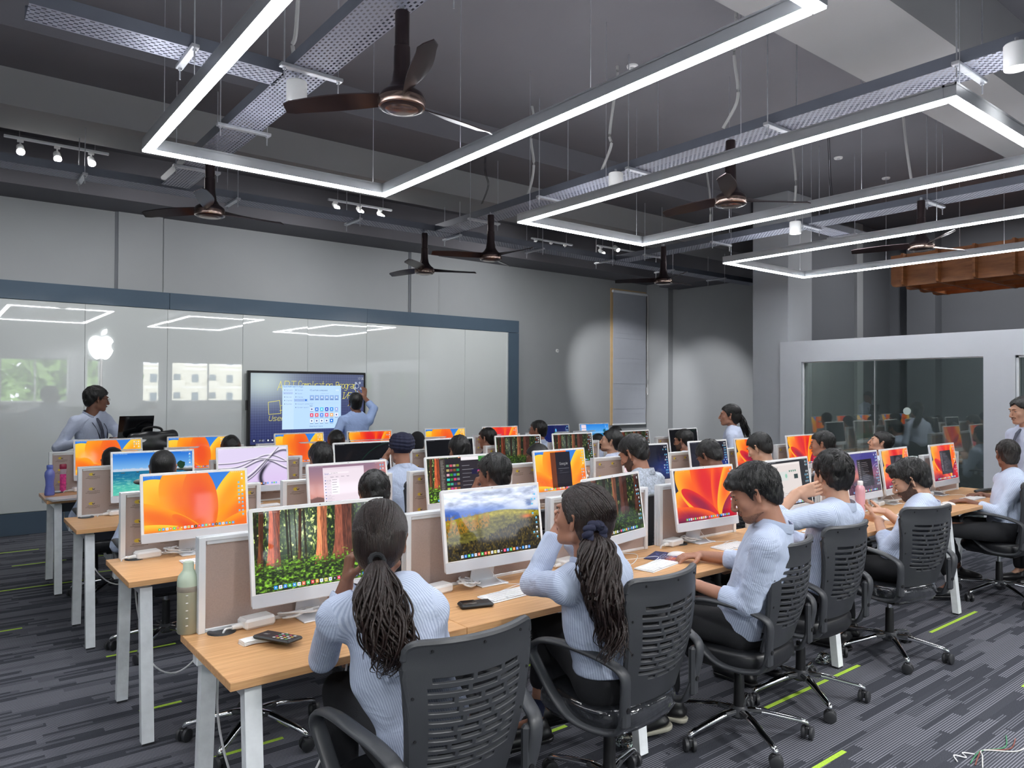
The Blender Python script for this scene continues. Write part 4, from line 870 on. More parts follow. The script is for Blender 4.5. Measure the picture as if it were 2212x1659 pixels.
def cable(name, pts, r, lab, g, cat='cable', n=6, m='cable_w'):
    return ob(name, MB().tube(smooth(pts, n), r, 7), M[m], label=lab, category=cat, **({'group': g} if g else {}))
# keyboards
kb = emp('keyboard', (0, 0, 0)); 
ob('case', MB().box((0, 0, .0035), (.279, .115, .007), .003, Matrix.Rotation(R(1.5), 4, 'X')), M['imac'], kb)
g = MB()
for j in range(6):
    n_ = 14 if j else 11; x = -.133
    for i in range(14):
        if j == 0 and 4 <= i <= 8:
            if i == 4: g.box((0.0, -.047, .0085), (.09, .0155, .003), .001)
            continue
        g.box((-.1235 + i * .019, -.047 + j * .0188, .0085), (.0165, .0158 if j < 5 else .010, .003), .001)
ob('keys', g, M['white_plastic'], kb, kind='stuff')
ms = emp('mouse', (0, 0, 0)); mm = MB()
nn = 12
vs = []; fs = []
for i in range(nn + 1):
    a = i / nn
    for k in range(12):
        an = 2 * PI * k / 12; rr = math.sin(PI * min(max(a, .001), .999)) ** .5
        vs.append((.029 * rr * math.cos(an), (a - .5) * .113, max(0, .021 * rr * math.sin(an) * (1 if math.sin(an) > 0 else .1)) + .001))
for i in range(nn):
    for k in range(12): fs.append((i * 12 + k, i * 12 + (k + 1) % 12, (i + 1) * 12 + (k + 1) % 12, (i + 1) * 12 + k))
ob('shell', MB().add(vs, fs), M['white_plastic'], ms); ob('base', MB().box((0, 0, .002), (.04, .09, .004), .001), M['alu'], ms)
# power brick
pb = emp('power_brick', (0, 0, 0)); ob('case', MB().box((0, 0, .020), (.125, .078, .040), .009), M['white_plastic'], pb)
ob('plug', MB().tube([(-.06, 0, .015), (-.075, 0, .015), (-.10, 0, .014)], [.012, .0115, .008], 12), M['white_plastic'], pb)
ob('power_cord', MB().tube(smooth([(-.10, 0, .014), (-.112, -.002, .016), (-.124, .0, .014), (-.132, .0, .004), (-.134, .0, -.02)], 6), .0042, 7), M['cable_w'], pb)
coil = MB(); rr_ = random.Random(3); pts = []
for i in range(38):
    a = i * .66; k = .8 + .25 * math.sin(i * 1.7); pts.append((.082 * k * math.cos(a), .048 * k * math.sin(a) + .01 * math.sin(i * .9), .008 + .028 * (.5 + .5 * math.sin(i * .61)) ))
coil_me = MB().tube(smooth(pts, 4), .0042, 6).mesh('coiled_cable'); coil_me.materials.append(M['cable_w']); coil_me.shade_smooth()
first = True
for r in range(4):
    for i, (x, a, kind, lab) in enumerate(IM[r]):
        y = YI[r] + (.02 if (r, i) in ((0, 6),) else 0)
        imac(x, y, a, kind, lab, r <= 1 and i < 4, i + r * 8, r)
        th = 'the ' + ORD[r] + ' row'
        if r == 0: kx, ky, ka = [(1.42, 2.60, 8), (2.03, 2.60, 4), (2.98, 2.56, 12), (3.72, 2.62, 2), (4.6, 2.56, 0), (5.5, 2.52, 4), (6.35, 2.55, 0), (7.1, 2.55, 0)][i]
        else: kx, ky, ka = x + .02, YI[r] - .2, rnd.uniform(-6, 8)
        k_ = dup(kb, loc=(kx, ky, ZD), rz=R(ka), label='white keyboard before the %s computer from the left, %s' % (nth[i], th), category='keyboard', group='keyboards')
        mx = kx + .22
        if not (r == 0 and i in (0, 1, 2, 3, 4, 7)): dup(ms, loc=(mx, ky - .01, ZD), rz=R(rnd.uniform(-10, 10)), label='white mouse before the %s computer from the left, %s' % (nth[i], th), category='mouse', group='mice')
        bx_ = [.99, 1.80, 2.62, 3.47, 4.40, 5.28, 6.02, 6.95][i] if r == 0 else x - .23
        by = YF[r] + DD - (.075 if i != 1 or r else .105)
        dup(pb, loc=(bx_, by, ZD), rz=R(8), label='white power adapter brick behind the %s computer from the left, %s' % (nth[i], th), category='power adapter', group='power adapters')
        c = ob('coiled_cable', coil_me, None, loc=(bx_ + .165, by - .002, ZD), rot=(0, 0, rnd.uniform(0, 3)), label='coil of white cable behind the %s computer from the left, %s' % (nth[i], th), category='cable', group='coiled cables')
        if r < 2: cable('keyboard_cable', [(x + .0, y + .05, ZD + .12), (x + .02, y + .02, ZD + .05), (x + .05, y - .03, ZD + .004), (kx + .16, y - .09, ZD + .004), (kx + .12, ky + .10, ZD + .004), (kx, ky + .06, ZD + .006)], .0017, 'thin white keyboard lead, %s computer from left, %s' % (nth[i], th), 'keyboard leads')
for o in (kb, ms, pb):
    for c in list(o.children): bpy.data.objects.remove(c)
    bpy.data.objects.remove(o)
# ================================================================== task chair, built once and copied
def chair_proto():
    t = emp('task_chair', (0, 0, 0)); H = .49
    leg = MB(); P = smooth([(.035, 0, .125), (.10, 0, .126), (.21, 0, .106), (.312, 0, .084), (.325, 0, .068)], 4)
    leg.tube(P, [.026 - .014 * i / (len(P) - 1) for i in range(len(P))], 10, ry=[.017 - .006 * i / (len(P) - 1) for i in range(len(P))])
    lme = leg.mesh('base_leg'); lme.materials.append(M['chrome']); lme.shade_smooth()
    c = MB()
    for s in (-1, 1): c.lathe([(0, -.009), (.018, -.009), (.025, -.006), (.0265, 0), (.025, .006), (.016, .0095), (0, .0095)], 18, M=Matrix.Translation((0, s * .015, .0265)) @ Matrix.Rotation(PI / 2 * s, 4, 'X'))
    c.v = [(x * 1.22, y * 1.22, z * 1.22) for x, y, z in c.v]; c.box((0, 0, .044), (.036, .02, .036), .004); c.cyl((0, 0, .048), (0, 0, .074), .0085, n=10)
    cme = c.mesh('caster'); cme.materials.append(M['wheel']); cme.shade_smooth(); cme.set_sharp_from_angle(angle=R(35))
    for k in range(5):
        a = R(20 + 72 * k); ob('base_leg', lme, None, t, rot=(0, 0, a)); ob('caster', cme, None, t, loc=(.327 * math.cos(a), .327 * math.sin(a), 0), rot=(0, 0, a + 1.1))
    hb = MB().lathe([(0, .095), (.045, .098), (.055, .11), (.05, .132), (.034, .145), (.03, .15)], 20)
    for k in range(5): a = R(20 + 72 * k); hb.box((.055, 0, .128), (.11, .048, .022), .008, Matrix.Rotation(a, 4, 'Z'))
    ob('base_hub', hb, M['chair'], t)
    ob('lift_cover', MB().lathe([(.026, .14), (.027, .15), (.024, .3), (.022, .305), (.0, .305)], 18), M['black'], t); ob('gas_lift', MB().cyl((0, 0, .3), (0, 0, H - .09), .014, n=14), M['chrome'], t)
    ob('mechanism', MB().box((0, -.02, H - .115), (.16, .22, .03), .006).cyl((.07, .03, H - .085), (.2, .03, H - .09), .006, n=8), M['black'], t)
    # seat cushion: superellipse loft
    vs = []; fs = []; n = 36; prof = [(.78, -.098), (.94, -.092), (1.01, -.062), (1.0, -.02), (.97, -.004), (.86, .004), (.6, .004), (.3, .0), (.0, -.002)]
    for s_, z in prof:
        for k in range(n):
            a = 2 * PI * k / n; ca, sa = math.cos(a), math.sin(a); q = 2 / 3.4
            x = .245 * s_ * math.copysign(abs(ca) ** q, ca); y = .235 * s_ * math.copysign(abs(sa) ** q, sa) + .01
            vs.append((x, y, H + z - (.02 * max(0, y / .235) ** 4 if z > -.03 else 0)))
    for i in range(len(prof) - 1):
        for k in range(n): fs.append((i * n + k, i * n + (k + 1) % n, (i + 1) * n + (k + 1) % n, (i + 1) * n + k))
    fs.append(tuple(range(n))[::-1])
    ob('seat', MB().add(vs, fs), M['seat'], t, ang=60); ob('seat_pan', MB().box((0, 0, H - .100), (.36, .36, .012), .005), M['black'], t)
    # slotted backrest shell
    def bp(u, v):   # u -1..1, v 0..1
        w = .175 + .052 * min(1, v * 1.15) - .012 * max(0, v - .85) * 4
        z = .50 + v * .50; lean = -.215 - .115 * v ** 1.3 + .035 * math.sin(PI * min(1, v * 1.1)) * -1
        return Vector((u * w, lean + .045 * u * u * (.5 + v) , z - .018 * (1 - u * u) * math.sin(PI * v)))
    NU = 30; rows = [0, .05, .10, .15, .19, .215, .235]; holes = set(); v = .235; band = []
    for k in range(11):
        if k == 0: rows += [v + .028]; band.append((len(rows) - 2, 'short')); v += .028 + .022; rows += [v]
        else: rows += [v + .026]; band.append((len(rows) - 2, k)); v += .026 + .029; rows += [v]
    rows += [.87, .91, .95, .98, 1.0]; rows = sorted(set(rows)); NV = len(rows)
    def rowi(val): return rows.index(val)
    vs = [bp(-1 + 2 * i / NU, r_) for r_ in rows for i in range(NU + 1)]; fs = []
    hole_rows = {}
    v = .235
    for k in range(11): hole_rows[round(v, 4)] = k; v += (.028 + .022) if k == 0 else .055
    for j in range(NV - 1):
        kk = hole_rows.get(round(rows[j], 4))
        for i in range(NU):
            u = -1 + 2 * (i + .5) / NU
            if kk is not None:
                lim = .50 if kk == 0 else .76 - .006 * kk; div = {0: (11, 18), 1: (15,), 2: (10, 19), 3: (8, 14, 21), 4: (10, 16, 22), 5: (9, 15, 20), 6: (11, 18), 7: (10, 17, 22), 8: (9, 15, 21), 9: (12, 19), 10: (13, 20)}[kk]
                if abs(u) < lim and i not in div: continue
            # rounded upper corners
            r0 = (rows[j] + rows[j + 1]) / 2
            if r0 > .965 and abs(u) > .93: continue
            fs.append((j * (NU + 1) + i, j * (NU + 1) + i + 1, (j + 1) * (NU + 1) + i + 1, (j + 1) * (NU + 1) + i))
    me = bpy.data.meshes.new('back_shell'); me.from_pydata([tuple(p) for p in vs], [], fs); me.materials.append(M['chair'])
    o = bpy.data.objects.new('back_shell', me); col.objects.link(o); md = o.modifiers.new('s', 'SOLIDIFY'); md.thickness = .014; md.offset = 0; m2 = o.modifiers.new('b', 'BEVEL'); m2.width = .002; m2.segments = 1; m2.limit_method = 'ANGLE'; m2.angle_limit = R(50)
    dg = bpy.context.evaluated_depsgraph_get(); me2 = bpy.data.meshes.new_from_object(o.evaluated_get(dg)); bpy.data.objects.remove(o); me2.name = 'back_shell'; me2.shade_smooth(); me2.set_sharp_from_angle(angle=R(40))
    ob('back_shell', me2, None, t)
    # raised rim around the shell
    rim = [bp(-.97, .2 + .75 * k / 8) for k in range(9)] + [bp(-.9, .985)] + [bp(-.8 + 1.6 * k / 8, .992) for k in range(9)] + [bp(.9, .985)] + [bp(.97, .95 - .75 * k / 8) for k in range(9)]
    ob('back_rim', MB().tube(smooth([p + Vector((0, .006, 0)) for p in rim], 2), .015, 8, ry=.012), M['chair'], t)
    q = MB(); A = 8; B = 10
    for j in range(B):
        for i in range(A):
            pass
    vs = [bp(-.9 + 1.8 * i / A, .12 + .84 * j / B) + Vector((0, .028, 0)) for j in range(B + 1) for i in range(A + 1)]
    fs = [(j * (A + 1) + i, j * (A + 1) + i + 1, (j + 1) * (A + 1) + i + 1, (j + 1) * (A + 1) + i) for j in range(B) for i in range(A)]
    ob('netting', MB().add(vs, fs), M['netting'], t, ang=80)
    sc_ = MB()
    for u, v_ in ((-.7, .955), (0, .965), (.7, .955), (-.93, .7), (.93, .7), (-.93, .45), (.93, .45)):
        p = bp(u, v_) - Vector((0, .008, 0)); sc_.cyl(p, p - Vector((0, .003, 0)), .0045, n=8)
    ob('screws', sc_, M['black'], t)
    # armrests: closed loops of flat bar
    for s in (-1, 1):
        P = smooth([(s * .215, -.235, .46), (s * .235, -.262, .56), (s * .245, -.268, .66), (s * .262, -.20, .70), (s * .285, -.10, .722), (s * .292, .02, .725), (s * .292, .12, .705), (s * .288, .165, .66), (s * .278, .14, .60), (s * .262, .06, .49), (s * .25, -.02, .43), (s * .235, -.12, .415), (s * .22, -.2, .425)], 5, closed=True)
        ob('armrest', MB().tube(P, .012, 10, ry=.027, up=(s, .001, 0), closed=True), M['chair'], t, ang=80)
        m_ = MB().box((s * .222, -.255, .56), (.045, .03, .2), .010)
        ob('arm_bracket', m_, M['chair'], t)
        for zb in (.53, .62): ob('bolt', MB().cyl((s * .225, -.268, zb), (s * .225, -.2745, zb), .010, n=12), M['black'], t)
    return t
chair0 = chair_proto(); chair_used = [False]
wrap_me = None
def chair(x, y, psi, lab, wrap=False, tall=0):
    global wrap_me
    if chair_used[0]: t = dup(chair0)
    else: t = chair0; chair_used[0] = True
    t.location = (x, y, 0); t.rotation_euler = (0, 0, R(psi)); t['label'] = lab; t['category'] = 'chair'; t['group'] = 'mesh backed task chairs'
    if wrap:
        for c in t.children:
            if c.name.split('.')[0] == 'seat':
                c.data = c.data.copy(); c.data.materials.clear(); c.data.materials.append(M['seat_wrap']); c['label'] = 'seat still under clear crinkled film'
    return t
C = [(1.24, 2.03, 0, 'chair behind the woman with the straight ponytail, cut by the lower edge', False), (2.20, 2.14, 5, 'chair of the curly haired woman, film on its seat', True), (3.14, 2.17, 8, 'chair of the man looking down at his mouse hand', False),
     (3.82, 2.24, 0, 'chair of the man with a hand behind his head', False), (4.88, 2.24, -14, 'chair of the bearded man looking at his hands, film on its seat', True), (6.95, 2.30, -4, 'chair of the grey haired man at the right edge', False)]
for c in C: chair(c[0], c[1] , c[2], c[3], c[4])
C2 = [(1.25, 3.62, -12), (2.02, 3.60, 4), (2.85, 3.60, 4), (3.95, 3.62, 8), (4.95, 3.62, 0), (5.72, 3.62, 4), (6.72, 3.6, 6), (7.95, 3.62, 10)]
for i, c in enumerate(C2): chair(*c, 'chair %s from the left at the second row of desks' % nth[i])
C3 = [(1.22, 5.26, -6), (2.3, 5.25, 0), (3.06, 5.26, 6), (3.66, 5.3, 0), (4.5, 5.25, 5), (5.5, 5.25, 4), (6.7, 5.25, 0)]
for i, c in enumerate(C3): chair(*c, 'chair %s from the left at the third row of desks' % nth[i])
C4 = [(1.2, 6.85, -6), (2.16, 6.85, 0), (3.2, 6.85, 6), (4.17, 6.85, 0), (5.1, 6.85, 5), (5.9, 6.85, 4), (6.9, 6.85, 0), (7.5, 6.85, 3)]
for i, c in enumerate(C4): chair(*c, 'chair %s from the left at the farthest row of desks' % nth[i])
# ================================================================== people: signed distance bodies meshed by surface nets
class SDF:
    def __init__(s, lo, hi, h):
        s.lo = np.array(lo, np.float32); s.h = h; s.n = np.maximum(4, np.ceil((np.array(hi) - lo) / h).astype(int) + 1)
        s.ax = [s.lo[i] + h * np.arange(s.n[i], dtype=np.float32) for i in range(3)]; s.F = np.full(tuple(s.n), .25, np.float32)
    def win(s, lo, hi, pad):
        a = [int(np.clip(np.floor((lo[i] - pad - s.lo[i]) / s.h), 0, s.n[i] - 1)) for i in range(3)]; b = [int(np.clip(np.ceil((hi[i] + pad - s.lo[i]) / s.h) + 1, 1, s.n[i])) for i in range(3)]
        sl = tuple(slice(a[i], max(b[i], a[i] + 1)) for i in range(3)); return sl, s.ax[0][sl[0]][:, None, None], s.ax[1][sl[1]][None, :, None], s.ax[2][sl[2]][None, None, :]
    def put(s, sl, d, k, sub=False):
        a = s.F[sl]
        if sub: d = -d; h = np.clip(.5 - .5 * (d - a) / k, 0, 1); s.F[sl] = d * (1 - h) + a * h + k * h * (1 - h) if False else np.maximum(a, d) + np.maximum(k - np.abs(a - d), 0) ** 2 / (4 * k)
        else: s.F[sl] = np.minimum(a, d) - np.maximum(k - np.abs(a - d), 0) ** 2 / (4 * k)
    def cap(s, a, b, ra, rb, k=.02, sq=None, sub=False):
        a = np.array(a, np.float32); b = np.array(b, np.float32); m = max(ra, rb); sl, X, Y, Z = s.win(np.minimum(a, b) - m, np.maximum(a, b) + m, k + 2.5 * s.h)
        ab = b - a; L2 = float(ab @ ab) + 1e-9; x, y, z = X - a[0], Y - a[1], Z - a[2]; t = np.clip((x * ab[0] + y * ab[1] + z * ab[2]) / L2, 0, 1)
        x, y, z = x - t * ab[0], y - t * ab[1], z - t * ab[2]
        if sq is not None:   # squash along direction n by factor f (<1 thinner)
            n, f = np.array(sq[0], np.float32), sq[1]; q = (x * n[0] + y * n[1] + z * n[2]) * (1 / f - 1); x, y, z = x + q * n[0], y + q * n[1], z + q * n[2]
        d = np.sqrt(x * x + y * y + z * z) - (ra + (rb - ra) * t)
        if sq is not None: d = d * (.5 + .5 * f)
        s.put(sl, d, k, sub)
    def ell(s, c, r, Rm=None, k=.02, sub=False):
        c = np.array(c, np.float32); m = max(r); sl, X, Y, Z = s.win(c - m, c + m, k + 2.5 * s.h); x, y, z = X - c[0], Y - c[1], Z - c[2]
        if Rm is not None: Rm = np.array(Rm, np.float32); x, y, z = [x * Rm[0][i] + y * Rm[1][i] + z * Rm[2][i] for i in range(3)]
        k0 = np.sqrt((x / r[0]) ** 2 + (y / r[1]) ** 2 + (z / r[2]) ** 2) + 1e-6; k1 = np.sqrt((x / r[0] ** 2) ** 2 + (y / r[1] ** 2) ** 2 + (z / r[2] ** 2) ** 2) + 1e-6
        s.put(sl, k0 * (k0 - 1) / k1, k, sub)
    def clip(s, fn): s.F = np.maximum(s.F, fn(s.ax[0][:, None, None], s.ax[1][None, :, None], s.ax[2][None, None, :]).astype(np.float32))
    def bump(s, amp, f, seed=0, aniso=(1, 1, 1)):
        r = np.random.RandomState(seed); X, Y, Z = s.ax[0][:, None, None] * aniso[0], s.ax[1][None, :, None] * aniso[1], s.ax[2][None, None, :] * aniso[2]; g = 0
        for i in range(5):
            d = r.normal(size=3); d /= np.linalg.norm(d); w = f * (.6 + 1.1 * r.rand()); g = g + np.sin((X * d[0] + Y * d[1] + Z * d[2]) * w + r.rand() * 6 + 1.3 * np.sin((X * d[1] - Z * d[0] + Y * d[2]) * w * .6)) / 5
        s.F = s.F + amp * g.astype(np.float32)
    def net(s):
        F = s.F; I = F < 0; c = np.stack([I[i:F.shape[0] - 1 + i, j:F.shape[1] - 1 + j, k:F.shape[2] - 1 + k] for i in (0, 1) for j in (0, 1) for k in (0, 1)]); an = c.any(0) & ~c.all(0); idx = np.argwhere(an)
        if len(idx) == 0: return np.zeros((0, 3)), np.zeros((0, 4), int)
        vid = np.full(an.shape, -1, np.int64); vid[tuple(idx.T)] = np.arange(len(idx)); offs = np.array([(i, j, k) for i in (0, 1) for j in (0, 1) for k in (0, 1)]); val = np.stack([F[tuple((idx + o).T)] for o in offs], 1)
        acc = np.zeros((len(idx), 3)); cnt = np.zeros(len(idx))
        for a in range(8):
            for b in range(a + 1, 8):
                d = offs[b] - offs[a]
                if np.abs(d).sum() != 1: continue
                fa, fb = val[:, a], val[:, b]; m = (fa < 0) != (fb < 0); t = np.where(m, fa / np.where(m, fa - fb, 1), 0); p = offs[a] + t[:, None] * d; acc += np.where(m[:, None], p, 0); cnt += m
        V = s.lo + (idx + acc / cnt[:, None]) * s.h; Q = []
        for ax in range(3):
            b, c_ = (ax + 1) % 3, (ax + 2) % 3; sh = [slice(None)] * 3; sh[ax] = slice(0, -1); sh2 = list(sh); sh2[ax] = slice(1, None)
            A, B = I[tuple(sh)], I[tuple(sh2)]; e = np.argwhere(A != B); ok = (e[:, b] > 0) & (e[:, c_] > 0) & (e[:, b] < F.shape[b] - 1) & (e[:, c_] < F.shape[c_] - 1); e = e[ok]; ins = A[tuple(e.T)]
            ub = np.zeros(3, int); ub[b] = 1; uc = np.zeros(3, int); uc[c_] = 1
            q = np.stack([vid[tuple((e - ub - uc).T)], vid[tuple((e - uc).T)], vid[tuple(e.T)], vid[tuple((e - ub).T)]], 1); q[~ins] = q[~ins][:, ::-1]; Q.append(q)
        Q = np.concatenate(Q); return V, Q[(Q >= 0).all(1)]
def joinm(name, parts, m):
    vs = []; fs = []; o = 0
    for V, Q in parts:
        if len(V): vs.append(V); fs.append(Q + o); o += len(V)
    V = np.concatenate(vs); Q = np.concatenate(fs); me = bpy.data.meshes.new(name); me.vertices.add(len(V)); me.vertices.foreach_set('co', V.astype(np.float32).ravel()); me.loops.add(4 * len(Q)); me.loops.foreach_set('vertex_index', Q.astype(np.int32).ravel())
    me.polygons.add(len(Q)); me.polygons.foreach_set('loop_start', np.arange(0, 4 * len(Q), 4, dtype=np.int32)); me.polygons.foreach_set('loop_total', np.full(len(Q), 4, np.int32)); me.update(calc_edges=True); me.validate(); me.shade_smooth(); me.materials.append(m); return me
V3 = lambda *a: np.array(a, float)
def nrm(v): v = np.array(v, float); return v / (np.linalg.norm(v) + 1e-9)
def basis(yaw, pitch, roll=0):
    """columns: right, forward, up of a head; yaw counter-clockwise from +Y, pitch up"""
    f = V3(-math.sin(yaw) * math.cos(pitch), math.cos(yaw) * math.cos(pitch), math.sin(pitch)); r = V3(math.cos(yaw), math.sin(yaw), 0); u = np.cross(r, f)
    if roll: r, u = r * math.cos(roll) + u * math.sin(roll), u * math.cos(roll) - r * math.sin(roll)
    return np.stack([r, f, u], 1)
HLY = [-.2, -.095, -.07, -.045, -.012, .004, .016, .034, .055, .075, .2]
def hair_line(style): return {'short': [-.085, -.085, -.075, -.045, .012, .012, -.012, .030, .052, .066, .075], 'fade': [-.07, -.07, -.05, -.02, .02, .02, .0, .035, .055, .066, .075], 'long': [-.10, -.10, -.10, -.075, -.012, .0, -.018, .02, .056, .072, .08], 'bald': [.2] * 11}[style]
def head_skin(S, C_, B, male=True, s=1.):
    P = lambda x, y, z: C_ + B @ (V3(x, y, z) * s); E = lambda c, r, k=.02, sub=False: S.ell(P(*c), [q * s for q in r], B, k, sub); K = lambda a, b, ra, rb, k=.012, sub=False: S.cap(P(*a), P(*b), ra * s, rb * s, k, None, sub)
    E((0, -.018, .035), (.075, .092, .080)); E((0, .030, .0), (.063, .062, .082), .02); E((0, .044, -.060), (.047, .046, .050), .025); E((0, .070, -.092), (.022, .018, .017), .02)
    for x in (-1, 1): E((x * .040, .062, -.022), (.020, .018, .020), .018); K((x * .052, -.004, -.068), (x * .020, .066, -.094), .016, .012, .022); E((x * .026, .088, .030), (.021, .008, .008), .012)
    for x in (-1, 1): E((x * .031, .096, .007), (.017, .0115, .010), .008, True)
    for x in (-1, 1): E((x * .031, .0765, .0125), (.0145, .0115, .0075), .003); E((x * .031, .0745, -.001), (.014, .0105, .005), .003)
    K((0, .092, .012), (0, .112, -.030), .0075, .0105, .010); E((0, .108, -.036), (.013, .010, .009), .006)
    for x in (-1, 1): E((x * .012, .101, -.038), (.0075, .009, .0065), .005)
    E((0, .091, -.057), (.021, .010, .005), .004); E((0, .088, -.067), (.018, .010, .006), .004); E((0, .094, -.0625), (.022, .004, .0018), .002, True)
    for x in (-1, 1): K((x * .077, -.012, .022), (x * .0745, -.006, -.030), .013, .008, .006); E((x * .086, -.004, .004), (.0055, .010, .018), .004, True)
def hair_shell(S, C_, B, style, s=1., thick=1., extra=(), seed=0, rough=.004):
    P = lambda x, y, z: C_ + B @ (V3(x, y, z) * s)
    t = .010 * thick
    S.ell(P(0, -.020, .037), [q * s for q in (.075 + t * .8, .094 + t, .082 + t * 1.25)], B, .01); S.ell(P(0, .030, .030), [q * s for q in (.066 + t * .5, .062 + t * .5, .070 + t)], B, .02)
    if style == 'long': S.ell(P(0, -.050, -.022), [q * s for q in (.068 + t * .6, .062 + t * .6, .078)], B, .035)
    elif style != 'bald': S.ell(P(0, -.052, -.03), [q * s for q in (.060 + t * .6, .052 + t * .6, .060)], B, .03)
    lo = hair_line('long' if style == 'long' else 'fade' if style == 'fade' else 'short')
    def f(X, Y, Z):
        x, y, z = [((X - C_[0]) * B[0][i] + (Y - C_[1]) * B[1][i] + (Z - C_[2]) * B[2][i]) / s for i in range(3)]
        return (np.interp(y, HLY, lo) + .012 * np.sin(x * 90 + seed) * (y > .04) - z) * .8 * s
    S.clip(f)
    for e in extra: S.ell(P(*e[0]), [q * s for q in e[1]], B, .012)
    if rough: S.bump(rough, 130, seed, (1, 1, .45)); S.bump(rough * .6, 260, seed + 3, (1, 1, .4))
def hand(S, wr, d, n, left=True, curl=.4, s=1., spread=.12):
    """palm from the wrist along d, palm normal n (towards what it holds); five fingers"""
    d = nrm(d); n = nrm(n - d * np.dot(n, d)); e = np.cross(d, n) * (1 if left else -1)   # e: thumb side
    S.cap(wr - d * .02, wr + d * .03 * s, .021 * s, .026 * s, .012, (n, .72)); pc = wr + d * .055 * s
    for q in (-.026, -.009, .009, .026): S.cap(wr + d * .02 * s + e * q * .7 * s, wr + d * .088 * s + e * q * s, .0145 * s, .0125 * s, .010, (n, .8))
    for q, L in ((.030, .070), (.010, .078), (-.010, .073), (-.029, .058)):
        p = wr + d * .088 * s + e * q * s; c = curl; dd = nrm(d + e * q * spread * 14 * .3)
        for j, f in enumerate((.45, .32, .23)):
            a = c * (.9 + .5 * j); dd = nrm(dd * math.cos(a) + n * math.sin(a)); n2 = nrm(n - dd * np.dot(n, dd)); p2 = p + dd * L * f * s; S.cap(p, p2, (.0092 - .0009 * j) * s, (.0086 - .001 * j) * s, .003); p = p2; n = n2 if False else n
    p = wr + d * .022 * s + e * .026 * s; dd = nrm(d * .7 + e * .75 + n * .35); S.cap(p - e * .008, p + dd * .036 * s, .0145 * s, .0115 * s, .010); p = p + dd * .036 * s; dd = nrm(dd + d * .5 + n * .3 * curl * 2); S.cap(p, p + dd * .030 * s, .0105 * s, .0095 * s, .004); p = p + dd * .03 * s; S.cap(p, p + dd * .022 * s, .0095 * s, .008 * s, .004)
def elbow(Sh, Wr, L1, L2, hint):
    v = Wr - Sh; d = np.linalg.norm(v); 
    if d > (L1 + L2) * .985: Wr = Sh + v / d * (L1 + L2) * .985; v = Wr - Sh; d = np.linalg.norm(v)
    a = (L1 * L1 - L2 * L2 + d * d) / (2 * d); h = math.sqrt(max(L1 * L1 - a * a, .0004)); u = v / d; w = np.array(hint, float); w = nrm(w - u * np.dot(w, u)); return Sh + u * a + w * h, Wr
def strands(n, guide, r0, spread, seed, w=.0035, seg=3, tip=.3, wob=.01, curl=0, cf=30):
    """n tapered locks following a guide curve; spread(t) widens the bundle"""
    r = np.random.RandomState(seed); g = np.array([tuple(p) for p in smooth(guide, seg)]); m = len(g); mb = MB(); T = np.linspace(0, 1, m)
    for k in range(n):
        a = r.rand() * 2 * PI; q = math.sqrt(r.rand()); off = np.array([math.cos(a), math.sin(a) * .55, 0]) * q; ph = r.rand() * 6; ph2 = r.rand() * 6; L = max(4, int(m * (.72 + .28 * r.rand())))
        sp = np.interp(T[:L], np.linspace(0, 1, len(spread)), spread); o = off[None] * (sp * r0)[:, None]; o[:, 0] += wob * T[:L] * np.sin(T[:L] * 9 + ph); o[:, 1] += wob * T[:L] * np.cos(T[:L] * 7 + ph2)
        if curl: o[:, 0] += curl * np.sin(T[:L] * cf + ph) * np.minimum(1, T[:L] * 4); o[:, 1] += curl * .6 * np.cos(T[:L] * cf + ph) * np.minimum(1, T[:L] * 4)
        ww = w * (.7 + .8 * r.rand()); mb.tube((g[:L] + o).tolist(), [ww * (.6 + .4 * math.sin(PI * min(1, i / L * 1.2))) * (1 if i < L * .7 else max(tip * .3, 1 - (i / L - .7) * 3)) for i in range(L)], 5, caps=False)
    return mb
def scalp(n, C_, B, s, seed, L=.05, root=None, th=.0028, lift=.004, part=None, up0=.0, thick=1.):
    """fine locks lying over the hair shell, swept down from the crown or towards a root point (hair tie)"""
    r = np.random.RandomState(seed); mb = MB(); t0 = .010 * thick; rad = np.array([.075 + t0 * .8, .094 + t0, .082 + t0 * 1.25]); ce = np.array([0, -.020, .037]); lo = hair_line('long' if root is not None else 'short')
    for k in range(n):
        for _ in range(12):
            v = r.normal(size=3); v /= np.linalg.norm(v); p = ce + v * rad
            if p[2] > np.interp(p[1], HLY, lo) + .012: break
        tgt = None if root is None else np.array(root); m = 14 if root is not None else 5; pts = []; Lk = L * (.7 + .6 * r.rand()); dr = r.normal(size=3) * .35
        if tgt is not None: Lk = np.linalg.norm(tgt - p) * .85
        for i in range(m):
            pts.append(p.copy()); q = (p - ce) / rad; nn_ = q / rad; nn_ /= np.linalg.norm(nn_)
            d = (tgt - p) if tgt is not None else (np.array([0, .35 if p[1] > -.02 else -.15, -1.]) + np.array([q[0] * .8, .9 * (p[2] > .085), 0]) + dr)
            d = d - nn_ * d.dot(nn_); d /= np.linalg.norm(d) + 1e-6; p = p + d * Lk / m; q = (p - ce) / rad; p = ce + rad * q / max(np.linalg.norm(q), .02) * ((1 + lift * 10 * (i / m) * r.rand()) if tgt is None else 1.012 + .16 * min(1, max(0, -p[2] - .01) / .07))
            if tgt is None and p[2] < np.interp(p[1], HLY, lo) - .012: break
        if len(pts) < 3: continue
        W = [tuple(C_ + B @ (np.array(q_) * s)) for q_ in pts]; mb.tube(W, [th * s * (1 - .75 * i / len(W)) for i in range(len(W))], 4, caps=False)
    return mb
PC = []
